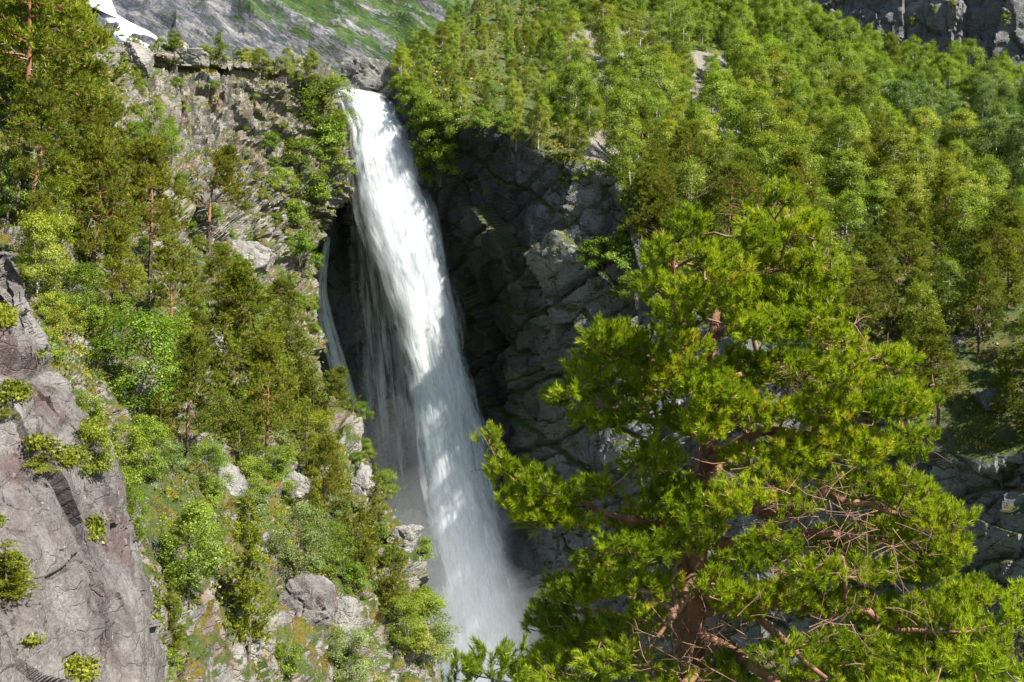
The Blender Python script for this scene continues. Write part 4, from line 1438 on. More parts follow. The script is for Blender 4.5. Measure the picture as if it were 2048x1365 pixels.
for pr, px, py, hp, lb, sq in LEDGE:
    stand(pr, 'ledge_birch', px, py, hp, lb, 'birch', 'birches on the skyline ledge', sq, surf=('hillside', 'cliff'))
r = hit(303, 648, HS)
plant(snag(71), 'dead_pine', r[0], 112 * KPX * r[0].y, 0.1, 'bleached dead pine with twisted white branches on the left slope', 'dead tree')

# bushes filling the hillside between the trees
def scatter(surfname, n, ok, mind, rng, tries=60000):
    G = SURF[surfname][0]
    nv, nu = G.shape[:2]
    out, cell = [], {}
    I = rng.randint(0, nv - 1, tries)
    J = rng.randint(0, nu - 1, tries)
    E = np.cross(G[1:, :-1] - G[:-1, :-1], G[:-1, 1:] - G[:-1, :-1])
    ar = np.linalg.norm(E, axis=2)
    nz = np.abs(E[:, :, 2]) / (ar + 1e-9)
    P = G[I, J]
    px, py = to_px(P)
    acc = rng.uniform(0, np.percentile(ar, 98), tries) < ar[I, J]
    for k in np.nonzero(acc)[0]:
        if len(out) >= n:
            break
        if not (-60 < px[k] < 2110 and -70 < py[k] < 1440):
            continue
        w = ok(px[k], py[k], nz[I[k], J[k]], P[k])
        if w <= 0 or rng.uniform() > w:
            continue
        m = mind(px[k], py[k], P[k])
        c = tuple(np.floor(P[k] / m).astype(int))
        bad = False
        for dx in (-1, 0, 1):
            for dy in (-1, 0, 1):
                for dz in (-1, 0, 1):
                    for q in cell.get((c[0] + dx, c[1] + dy, c[2] + dz, round(m, 1)), ()):
                        if ((q - P[k]) ** 2).sum() < m * m:
                            bad = True
        if bad:
            continue
        d = Vector(P[k])
        rc = SURF[surfname][1].ray_cast(Vector((0, 0, 0)), d.normalized())
        if rc[0] is not None and rc[3] < d.length - 4.5:
            continue
        cell.setdefault((*c, round(m, 1)), []).append(P[k])
        out.append((px[k], py[k], P[k]))
    return out


def inpoly(x, y, poly):
    s = False
    for (x1, y1), (x2, y2) in zip(poly, poly[1:] + poly[:1]):
        if (y1 > y) != (y2 > y) and x < (x2 - x1) * (y - y1) / (y2 - y1) + x1:
            s = not s
    return s


BLUFF = [(340, 160), (690, 160), (700, 620), (560, 610), (455, 560), (430, 470), (370, 330), (330, 230)]
BARE_A = [[(440, 465), (540, 480), (545, 590), (470, 580)], [(555, 945), (620, 940), (620, 1000), (560, 1000)], [(700, 930), (740, 950), (745, 1040), (690, 1040)],
          [(640, 1190), (720, 1190), (730, 1290), (640, 1290)], [(540, 1130), (610, 1180), (660, 1340), (570, 1340)], [(780, 1040), (830, 1040), (830, 1130), (770, 1130)],
          [(395, 920), (480, 920), (490, 1080), (420, 1000)], [(380, 1230), (470, 1200), (480, 1400), (370, 1400)], [(240, 930), (300, 930), (330, 1080), (280, 1080)], [(500, 1130), (640, 1150), (680, 1365), (560, 1365)], [(400, 660), (450, 660), (450, 760), (410, 760)], [(230, 80), (300, 85), (310, 145), (240, 140)]]


def okA(px, py, nz, P):
    if px > 850 or py < 60:
        return 0
    if inpoly(px, py, BLUFF):
        return 0.35 if px < 560 else 1.0
    if any(inpoly(px, py, b) for b in BARE_A):
        return 0.03
    return 0.85


bs = scatter('hillside', 260, okA, lambda x, y, P: 2.3 + P[1] * 0.013, np.random.RandomState(8))
for px, py, P in bs:
    pr = PU[RNG.choice([0, 1, 2, 3], p=[.38, .22, .12, .28])]
    inb = inpoly(px, py, BLUFF)
    h = RNG.uniform(0.9, 2.0) * (0.75 if inb else 1.15) + P[1] * 0.004
    zone = ('leafy shrub clinging to the banded bluff beside the fall' if inb else
            'leafy shrub among the tall pines of the upper left hillside' if py < 480 else
            'leafy shrub on the middle of the left slope above the near rock' if py < 840 else
            'leafy shrub among boulders on the lower left slope' if px < 560 else 'leafy shrub along the slope edge facing the misty gorge')
    plant(pr, 'shrub', Vector(P) - Vector((0, 0, .1)), h, RNG.uniform(0, 6.28), zone, 'shrub', 'shrubs: ' + zone.split(' shrub ')[1])

# ---- forest to the right of the fall
CLEAR = [[(1125, 70), (1300, 35), (1340, 120), (1345, 225), (1220, 235), (1120, 180)], [(1370, 100), (1450, 110), (1490, 200), (1480, 270), (1390, 250)], [(1630, 410), (1690, 420), (1690, 480), (1640, 480)],
         [(1800, 480), (1890, 480), (1890, 550), (1810, 550)], [(676, 100), (800, 130), (800, 210), (676, 210)], [(1180, 255), (1260, 275), (1260, 330), (1160, 320)]]


def okB(px, py, nz, P):
    if px < 690 and py > 120:
        return 0
    if any(inpoly(px, py, c) for c in CLEAR):
        return 0.06
    G = np.interp(px, [690, 790, 850, 940, 1080, 1230, 1296, 1480, 1680, 1870, 2060], [165, 172, 238, 250, 290, 343, 540, 640, 720, 860, 895])
    if py > G + 25:
        return 0
    return 1.0


def spacing(px, py, P):
    return 4.4 if px < 1150 else (4.8 if py > 470 else 5.3)


BARE_B = CLEAR[:4] + CLEAR[5:]
Gc = SURF['cliff'][0].reshape(-1, 3)
bx_, by_ = to_px(Gc)
ba = np.zeros(len(Gc), dtype=np.float32)
near_ = (by_ > 0) & (by_ < 600) & (bx_ > 1000) & (bx_ < 1950)
for k_ in np.nonzero(near_)[0]:
    if any(inpoly(bx_[k_], by_[k_], c_) for c_ in BARE_B):
        ba[k_] = 1
me_ = bpy.data.objects['cliff'].data
at_ = me_.attributes.new('bare', 'FLOAT', 'POINT')
at_.data.foreach_set('value', ba)
fs = scatter('cliff', 620, okB, spacing, np.random.RandomState(21), 90000)
fs.sort(key=lambda q: q[2][1])
nb = 0
REST = []
for px, py, P in fs:
    conif = 0.0
    if px > 1230:
        conif = 0.75 * sst(py - np.interp(px, [1230, 1480, 1700, 2060], [290, 400, 400, 480]), 0, 130) + 0.03
    elif px > 930:
        conif = 0.12
    else:
        conif = 0.10
    big = sst(px, 1000, 1250)
    h = (5.0 + 7.0 * big) * RNG.uniform(0.52, 1.3)
    loc = Vector(P) - Vector((0, 0, .3))
    if RNG.uniform() < conif:
        pr = (PS + PS + PSP + PC)[RNG.randint(15)]
        zn = ('conifer on the edge of the dark cliff beside the foreground pine' if px < 1600 else 'dark conifer on the lower right slope above the shaded cliff') if py > 330 and px > 1200 else 'conifer scattered among birches above the gorge'
        plant(pr, 'forest_conifer', loc, h * (1.0 if px > 1200 else .9), RNG.uniform(0, 6.28), zn, 'conifer', 'conifers: ' + zn, RNG.uniform(.95, 1.2))
        continue
    zn = ('small birch on the plateau directly above the gorge wall' if px < 1080 and py > 110 else
          'birch on the skyline knoll above the plateau' if px < 1080 else
          'birch around the bare rock clearing at the top' if px < 1480 and py < 230 else
          'tall birch in the dense stand behind the dark buttress' if px < 1480 else
          'birch along the upper rim below the shaded far cliff' if py < 260 else
          'tall light green birch in the dense forest of the right slope')
    nb += 1
    cool = px > 1480 and py < np.interp(px, [1480, 1700, 2060], [90, 230, 420])
    args = ((PBC if cool else PB)[RNG.randint(6)], loc, h, RNG.uniform(0, 6.28), RNG.uniform(.78, 1.08))
    if nb > 290:
        REST.append(args)
        continue
    plant(args[0], 'forest_birch', loc, h, args[3], zn, 'birch', 'birches: ' + zn, args[4])
def merged(name, items):
    """the far remainder of the stand as one mass"""
    Vs, Qs, Ts, Ms, off = [], [], [], [], 0
    for pr, loc, h, rz, sq in items:
        s = h / pr.h
        c, si = math.cos(rz), math.sin(rz)
        for k, (pn, me, mt) in enumerate(pr.parts):
            v = np.zeros(len(me.vertices) * 3, dtype=np.float32)
            me.vertices.foreach_get('co', v)
            v = v.reshape(-1, 3) * np.array([s * sq, s * sq, s])
            v = np.stack([v[:, 0] * c - v[:, 1] * si, v[:, 0] * si + v[:, 1] * c, v[:, 2]], 1) + np.array(loc)
            q = np.zeros(len(me.loops), dtype=np.int32)
            me.loops.foreach_get('vertex_index', q)
            t = np.full(len(v), .5, dtype=np.float32)
            if 'tone' in me.attributes:
                me.attributes['tone'].data.foreach_get('value', t)
            Vs.append(v); Qs.append(q.reshape(-1, 4) + off); Ts.append(t); Ms.append(np.full(len(q) // 4, k))
            off += len(v)
    me = np_mesh(name, np.concatenate(Vs), quads=np.concatenate(Qs), attr=np.concatenate(Ts))
    mesh_mat(mesh_mat(me, 'birch_bark'), 'birch')
    me.polygons.foreach_set('material_index', np.concatenate(Ms).astype(np.int32))
    tag(link(name, me, None), kind='stuff')


if REST:
    merged('distant_birches', REST)
print('rest', len(REST), 'forest', len(fs), 'birches', nb)
# shrubs on the gorge's upper right wall, beside the fall
for px, py, hp in [(880, 360, 75), (872, 310, 70), (900, 330, 60), (850, 262, 60), (835, 230, 55), (915, 280, 60), (870, 255, 60), (1210, 545, 70), (1180, 530, 50), (1245, 520, 60), (960, 262, 45), (1010, 275, 45), (820, 205, 50), (800, 190, 40),
                   (1130, 375, 30), (1160, 365, 35), (1270, 600, 60)]:
    zn = 'leafy bush hanging on the dark wall right of the fall' if px < 1050 else 'bush on the dark buttress by the foreground pine'
    stand(PU[RNG.randint(2)], 'wall_bush', px, py, hp, zn, 'bush', 'bushes: ' + zn, 1.1, surf=('cliff',))
# shaded far cliff: a few trees
for px, py, hp in [(1825, 55, 26), (1905, 22, 24), (2010, 48, 26), (1975, 60, 20), (1870, 30, 20)]:
    stand(PB[RNG.randint(6)], 'cliff_birch', px, py, hp, 'small birch on a ledge of the shaded far cliff', 'birch', 'birches on the far cliff', 1.2, surf=('far_cliff',))


# ------------------------------------------------------------------ boulders, snow
def boulder(px, py, wpx, hpx, label, mat='boulder', seed=0, box=0.3, deep=1.0, surf=('hillside', 'cliff'), rot=0.0):
    r = hit(px, py, surf)
    if r is None:
        return
    P = r[0]
    s = KPX * P.y
    n = 60
    th = np.linspace(0.001, math.pi - 0.001, n)
    ph = np.linspace(0, 2 * math.pi, 2 * n)
    T, Ph = np.meshgrid(th, ph, indexing='ij')
    D = np.stack([np.sin(T) * np.cos(Ph), np.sin(T) * np.sin(Ph), np.cos(T)], 2).reshape(-1, 3)
    off = seed * 7.7
    rg = np.random.RandomState(seed + 50)
    pn = [np.array(v, float) + rg.normal(size=3) * .16 for v in ((1, 0, 0), (-1, 0, 0), (0, 1, 0), (0, -1, 0), (0, 0, 1), (0, 0, -1))]
    pd = [1.0 + rg.uniform(-.08, .05) for _ in pn]
    for _ in range(5 if box <= .3 else 13):
        pn.append(rg.normal(size=3))
        pd.append((1.22 if box <= .3 else 1.02) + rg.uniform(-.1, .12))
    pn = np.array(pn)
    pn /= np.linalg.norm(pn, axis=1)[:, None]
    dt = D @ pn.T
    rr = np.where(dt > 1e-3, np.array(pd)[None, :] / np.maximum(dt, 1e-3), 1e9).min(1)
    D = D * np.minimum(rr, 1.7)[:, None]
    R = np.array([wpx * s / 2, wpx * s / 2 * deep, hpx * s / 2])
    Q = D * R
    sz = max(R)
    d = 0.07 * sz * blocks(Q / (sz * np.array([.7, .7, .4])) + off, .6, .9) + 0.04 * sz * blocks(Q / (sz * .25) + off + 3, .5, .9) + 0.02 * sz * fbm(Q / (sz * .2) + off, 4) - .06 * sz * grooves(Q / (sz * .8) + off, .04)
    Q = Q + D * d[:, None]
    if rot:
        c, si = math.cos(rot), math.sin(rot)
        Q = np.stack([Q[:, 0] * c + Q[:, 2] * si, Q[:, 1], -Q[:, 0] * si + Q[:, 2] * c], 1)
    bm_ = np_mesh('boulder', Q, quads=grid_quads(n, 2 * n), smooth=True)
    bm_.set_sharp_from_angle(angle=math.radians(24))
    o = link('boulder', bm_, M[mat], loc=(P.x, P.y + R[1] * .6, P.z - R[2] * .12))
    tag(o, label, 'boulder')


boulder(742, 166, 128, 80, 'large square grey boulder overhanging the lip of the fall', 'dark_boulder', 1, .25, .9, rot=.2)
boulder(672, 1240, 80, 95, 'pale angular boulder on the lower slope above the silvery willow', 'boulder', 2, .5)
boulder(585, 975, 52, 62, 'pale rounded slab in the middle of the slope beside a willow', 'boulder', 3, .7, rot=.5)
boulder(800, 1092, 55, 85, 'pale boulder at the slope edge washed by mist', 'boulder', 4, .7, rot=.4)
boulder(718, 985, 55, 95, 'tall pale slab on the slope edge beside the gorge', 'boulder', 5, .6, rot=.35)
boulder(487, 520, 95, 90, 'sunlit cream rock step under the windswept pine', 'boulder', 6, .5, rot=.6)
boulder(268, 112, 62, 62, 'grey rock knob on the skyline under the snow patch', 'boulder', 7, .5)
boulder(370, 118, 80, 30, 'flat grey rock on the skyline ledge', 'boulder', 8, .5)
boulder(428, 705, 40, 80, 'narrow upright pale rock on the middle slope', 'boulder', 9, .6, rot=.3)
boulder(440, 975, 85, 80, 'pale tilted slab above the bright green rowan', 'boulder', 10, .5, rot=.7)
boulder(600, 1230, 110, 150, 'brownish tilted slab at the foot of the slope', 'near', 11, .45, rot=.45)
boulder(1235, 110, 130, 50, 'broad pale rock dome in the clearing at the top', 'boulder', 12, .6)
boulder(1200, 135, 100, 40, 'low pale rock shelf left in the hilltop clearing', 'boulder', 13, .6)
boulder(1425, 160, 80, 60, 'pale rock slope patch right of the hilltop clearing', 'boulder', 14, .6, rot=.4)
boulder(1150, 292, 50, 22, 'small pale rock on the rim above the dark buttress', 'boulder', 15, .5)
boulder(1850, 515, 60, 60, 'reddish grey rock bump on the right slope among birches', 'boulder', 16, .6, rot=.4)
boulder(1660, 435, 36, 30, 'small dark outcrop above the orange moss on the right slope', 'dark_boulder', 17, .5)
for bx, by, bw, bh, lb in ((1700, 585, 60, 34, 'low dark rock under pines on the right slope beside bleached branches'), (1960, 660, 70, 60, 'dark rock face with a small pine on top on the right slope'), (1880, 690, 70, 50, 'dark rock hump among conifers on the right slope'),
                           (1780, 700, 60, 36, 'grey rock half hidden by conifers on the right slope'), (1930, 560, 60, 30, 'pale ledge among pines near the right edge'), (1990, 800, 70, 50, 'dark rock just above the lower right cliff')):
    boulder(bx, by, bw, bh, lb, 'dark_boulder', bx % 31, .5)
boulder(1290, 55, 60, 30, 'small pale rock at the upper edge of the clearing', 'boulder', 18, .6)


def snow_patch(pts, label):
    """a lens of old snow lying on the slope"""
    c = np.array([hit(*p, ('mountain',))[0] for p in pts])
    cen = c.mean(0)
    rings = []
    w_ = np.linalg.norm(c - cen, axis=1).min()
    for f, up in ((1.0, 0.0), (0.97, .12 * w_), (0.8, .22 * w_), (0.45, .30 * w_), (0.05, .34 * w_)):
        rings.append(cen + (c - cen) * f + np.array([0, -up * .7, up * .7]))
    V = np.concatenate(rings)
    m = len(c)
    Q = [(r * m + i, r * m + (i + 1) % m, (r + 1) * m + (i + 1) % m, (r + 1) * m + i) for r in range(4) for i in range(m)]
    o = link('snow_patch', np_mesh('snow_patch', V, quads=Q, smooth=True), M['snow'])
    tag(o, label, 'snow')


snow_patch([(150, 4), (185, -12), (222, 0), (232, 30), (262, 48), (300, 66), (334, 90), (300, 96), (262, 92), (226, 78), (214, 44), (190, 22)], 'long white patch of old snow on the far mountain behind pines')

# ------------------------------------------------------------------ ground cover
def ground_cover(name, surfname, n, ok, size, seed, mat):
    rng = np.random.RandomState(seed)
    G = SURF[surfname][0]
    nv, nu = G.shape[:2]
    I = rng.randint(1, nv - 1, n)
    J = rng.randint(1, nu - 1, n)
    P = G[I, J] + (G[I - 1, J] - G[I, J]) * rng.uniform(0, 1, n)[:, None] + (G[I, J - 1] - G[I, J]) * rng.uniform(0, 1, n)[:, None]
    px, py = to_px(P)
    w = fbm(P / 5.0 + seed, 4)
    E = np.cross(G[I - 1, J] - G[I, J], G[I, J - 1] - G[I, J])
    nz = np.abs(E[:, 2]) / (np.linalg.norm(E, axis=1) + 1e-9)
    m = ok(px, py, w, nz) & (px > -80) & (px < 2130) & (py > -60) & (py < 1420)
    P, px = P[m], px[m]
    tc = np.clip(0.5 + 0.6 * fbm(P / 3.0 + 3, 3) + rng.normal(size=len(P)) * .1, 0, 0.97)
    tc = np.where((rng.uniform(size=len(P)) < .5) & (fbm(P / 7 + 40, 3) > np.where((px > 230) & (px < 620) & (py[m] < 480) & (surfname == 'hillside'), .1, .9 if surfname == 'rock_slab' else .5)), 1.0, tc)
    s = size * (0.6 + P[:, 1] / 120)
    V, Q, A = leaves(rng, P, 1.0, 0.0, 7, tone_c=tc)
    V = V.reshape(-1, 7 * 4, 3)
    ctr = P[:, None, :]
    spread = rng.normal(size=(len(P), 7, 3)) * np.array([1, 1, .5])
    V = ctr + (V - ctr) * s[:, None, None] + np.repeat(spread, 4, 1) * (s * 1.1)[:, None, None] + np.array([0, 0, .1])
    o = link(name, np_mesh(name, V.reshape(-1, 3), quads=Q, attr=A), M[mat])
    tag(o, kind='stuff')


def covA(px, py, w, nz):
    bl = (px > 335) & (px < 690) & (py < 590) & (py > 150)
    bare = np.zeros(len(px), bool)
    for b in BARE_A:
        bare |= np.array([inpoly(x, y, b) for x, y in zip(px, py)])
    return ~bare & np.where(bl, (w > 0.22) | ((px > 570) & (w > -.05)), w > -0.05) & (nz > .12)


def covB(px, py, w, nz):
    lim = np.interp(px, [690, 790, 850, 940, 1080, 1230, 1296, 1480, 1680, 1870, 2060], [165, 172, 245, 262, 300, 352, 555, 650, 730, 872, 905])
    bare = np.zeros(len(px), bool)
    for b in CLEAR:
        bare |= np.array([inpoly(x, y, b) for x, y in zip(px, py)])
    return (py < lim + 8) & ((w > -.15) & ~bare | (w > .55)) & (px > 700)


ground_cover('undergrowth', 'hillside', 26000, covA, 0.16, 3, 'cover')
ground_cover('undergrowth', 'cliff', 60000, covB, 0.24, 4, 'cover')


def covE(px, py, w, nz):
    g = np.zeros(len(px), bool)
    for cx, cyy, rx, ry in ((20, 790, 50, 30), (80, 900, 40, 45), (135, 915, 30, 28), (180, 935, 22, 22), (5, 640, 30, 25), (20, 1150, 50, 70), (160, 1345, 36, 25), (10, 800, 30, 30), (75, 715, 12, 10), (190, 1060, 14, 30), (185, 870, 35, 40), (-10, 1050, 20, 20), (60, 1290, 16, 10)):
        g |= ((px - cx) / rx) ** 2 + ((py - cyy) / ry) ** 2 + w * .7 < 0.7
    return g


ground_cover('moss_cushions', 'rock_slab', 60000, covE, 0.12, 6, 'cover')
for px, py, hp, lb in ((88, 935, 90, 'olive shrub on a ledge of the near rock'), (180, 945, 110, 'wispy thin shrub at the right edge of the near rock'), (10, 1200, 130, 'dense yellow green juniper at the left picture edge'), (15, 830, 60, 'low yellow shrub on the near rock at the left edge'), (160, 1380, 60, 'mossy brown green tuft at the bottom of the near rock')):
    stand(PU[3] if 'juniper' not in lb else PC[2], 'rock_shrub', px, py, hp * (1 if 'juniper' in lb or 'wispy' in lb else .42), lb, 'shrub', 'shrubs on the near rock', .8 if 'wispy' in lb else 2.0, surf=('rock_slab',))
# ------------------------------------------------------------------ the big pine in front
DP = 22.0
TR = [(1398, 1900, 0.0, .36), (1392, 1560, 0.0, .33), (1388, 1330, 0.05, .30), (1385, 1170, 0.0, .26), (1396, 1050, -.1, .23), (1412, 930, .1, .205), (1414, 820, 0, .17), (1424, 700, 0, .115),
      (1440, 610, .2, .08), (1490, 510, .3, .05), (1545, 420, .2, .03), (1578, 365, .1, .015)]
LIMBS = [
    [(1424, 700, 0, .10), (1370, 668, -.4, .085), (1338, 610, -.7, .06), (1334, 530, -.8, .045), (1352, 440, -.8, .015)],
    [(1386, 1180, 0, .16), (1374, 1140, -.8, .13), (1335, 1172, -1.6, .09), (1300, 1205, -2.0, .05), (1272, 1232, -2.2, .015)],
    [(1390, 1275, 0, .17), (1470, 1285, -.9, .12), (1550, 1325, -1.7, .09), (1680, 1350, -2.5, .05), (1830, 1330, -2.8, .02)],
    [(1390, 1340, 0, .15), (1376, 1308, -1.0, .12), (1335, 1335, -1.6, .09), (1310, 1362, -1.9, .07), (1290, 1420, -2.0, .05)],
    [(1385, 1190, 0, .13), (1450, 1178, -.7, .10), (1520, 1240, -1.6, .07), (1590, 1290, -2.2, .04)],
    [(1387, 1210, 0, .14), (1530, 1182, -.6, .11), (1660, 1202, -1.0, .085), (1770, 1236, -1.3, .06), (1900, 1245, -1.4, .03), (1990, 1235, -1.2, .015)],
    [(1660, 1202, -1.0, .06), (1652, 1140, -1.4, .05), (1640, 1085, -1.6, .03)],
    [(1392, 1090, 0, .13), (1500, 1072, -.6, .10), (1630, 1050, -.9, .07), (1760, 1075, -1.0, .045), (1900, 1110, -.9, .02)],
    [(1402, 1000, 0, .12), (1520, 1005, -.8, .10), (1640, 985, -1.5, .075), (1760, 1010, -1.7, .045), (1860, 1040, -1.6, .02)],
    [(1413, 930, 0, .12), (1450, 885, -.6, .10), (1512, 858, -1.0, .08), (1640, 866, -.8, .055), (1760, 890, -.4, .03), (1850, 900, 0, .015)],
    [(1396, 1045, 0, .11), (1300, 1030, -.6, .085), (1225, 1014, -.9, .065), (1150, 1000, -1.0, .05), (1075, 972, -1.0, .035), (1010, 935, -1.0, .022), (985, 890, -1.0, .012)],
    [(1414, 860, 0, .09), (1320, 850, .4, .065), (1210, 815, .8, .04), (1130, 790, 1.0, .015)],
    [(1418, 780, 0, .09), (1520, 750, .5, .06), (1660, 740, .9, .04), (1790, 735, 1.2, .015)],
    [(1420, 745, 0, .08), (1320, 730, -.6, .055), (1230, 700, -.9, .03), (1180, 690, -1.0, .012)],
    [(1389, 1250, 0, .12), (1300, 1265, 1.0, .08), (1180, 1270, 1.8, .05), (1080, 1290, 2.2, .02)],
    [(1389, 1150, 0, .12), (1290, 1120, 1.2, .08), (1180, 1150, 2.0, .05), (1090, 1220, 2.4, .02)],
    [(1390, 1230, 0, .12), (1520, 1230, 1.3, .08), (1700, 1250, 2.4, .05), (1880, 1270, 3.0, .02)],
    [(1430, 670, 0.1, .08), (1530, 640, -.5, .055), (1640, 640, -.8, .03), (1690, 650, -.8, .012)],
    [(1405, 960, 0, .1), (1500, 930, 1.3, .07), (1640, 910, 2.2, .04), (1780, 860, 2.6, .02)],
    [(1470, 560, .2, .05), (1560, 540, -.4, .035), (1640, 530, -.6, .015)],
]
PADS = [(1470, 545, 40, 30), (1505, 485, 38, 28), (1455, 600, 34, 24), (1500, 655, 50, 26), (1370, 700, 40, 24), (1450, 800, 50, 28), (1360, 1040, 50, 28), (1420, 790, 50, 36), (1405, 1055, 40, 22), (1350, 985, 50, 30), (1440, 1180, 50, 22), (1330, 1180, 40, 26), (1420, 860, 44, 28), (1560, 960, 60, 26), (1640, 1150, 50, 26), (1380, 452, 42, 34), (1330, 515, 40, 34), (1425, 520, 45, 36), (1310, 578, 42, 28), (1400, 590, 55, 34), (1470, 610, 36, 26), (1562, 398, 32, 30), (1525, 455, 40, 28), (1600, 462, 45, 34), (1560, 522, 60, 34), (1640, 540, 42, 34),
        (1505, 590, 55, 34), (1605, 600, 64, 38), (1362, 640, 46, 26), (1545, 655, 74, 32), (1645, 655, 52, 34), (1220, 682, 52, 34), (1285, 700, 55, 38), (1180, 738, 46, 28), (1142, 788, 40, 22), (1235, 778, 64, 32), (1322, 760, 64, 42), (1205, 838, 46, 20), (1290, 830, 56, 28),
        (1400, 760, 56, 36), (1490, 742, 64, 40), (1585, 740, 64, 40), (1685, 742, 52, 38), (1780, 722, 46, 26), (1645, 820, 74, 40), (1742, 810, 74, 40), (1822, 810, 46, 38), (1512, 830, 64, 34), (1392, 850, 54, 30), (1822, 890, 52, 38), (1722, 900, 74, 36), (1602, 905, 62, 34), (1500, 920, 54, 30),
        (1312, 920, 54, 32), (990, 885, 17, 22), (1000, 938, 26, 28), (1060, 962, 40, 24), (1120, 990, 44, 24), (1188, 982, 34, 22), (1090, 1030, 60, 18), (1168, 1050, 34, 14), (1040, 1000, 40, 20),
        (1290, 1040, 56, 34), (1380, 1010, 60, 34), (1480, 1000, 60, 34), (1272, 1100, 64, 32), (1370, 1090, 54, 30), (1200, 1130, 46, 22), (1162, 1190, 62, 30), (1112, 1230, 54, 26), (1250, 1170, 54, 28), (1300, 1242, 44, 26), (1200, 1262, 64, 26), (1132, 1300, 64, 26), (1232, 1322, 64, 32), (1080, 1340, 50, 24),
        (1592, 1010, 44, 24), (1702, 980, 64, 36), (1802, 980, 54, 36), (1862, 1042, 54, 36), (1782, 1072, 54, 36), (1682, 1092, 54, 30), (1542, 1092, 54, 30), (1480, 1130, 44, 26), (1902, 1112, 40, 36), (1842, 1142, 64, 36), (1950, 1192, 44, 36), (1882, 1222, 74, 36), (1772, 1232, 62, 30), (1652, 1212, 74, 30), (1562, 1200, 54, 26), (1480, 1222, 44, 26),
        (1702, 1302, 84, 36), (1582, 1312, 62, 32), (1832, 1312, 84, 36), (1950, 1292, 64, 42), (1452, 1342, 44, 26), (1720, 1150, 60, 28), (1345, 1360, 60, 24), (1640, 1372, 90, 26), (1800, 1380, 90, 26), (1960, 1380, 60, 30), (1150, 1375, 70, 20)]


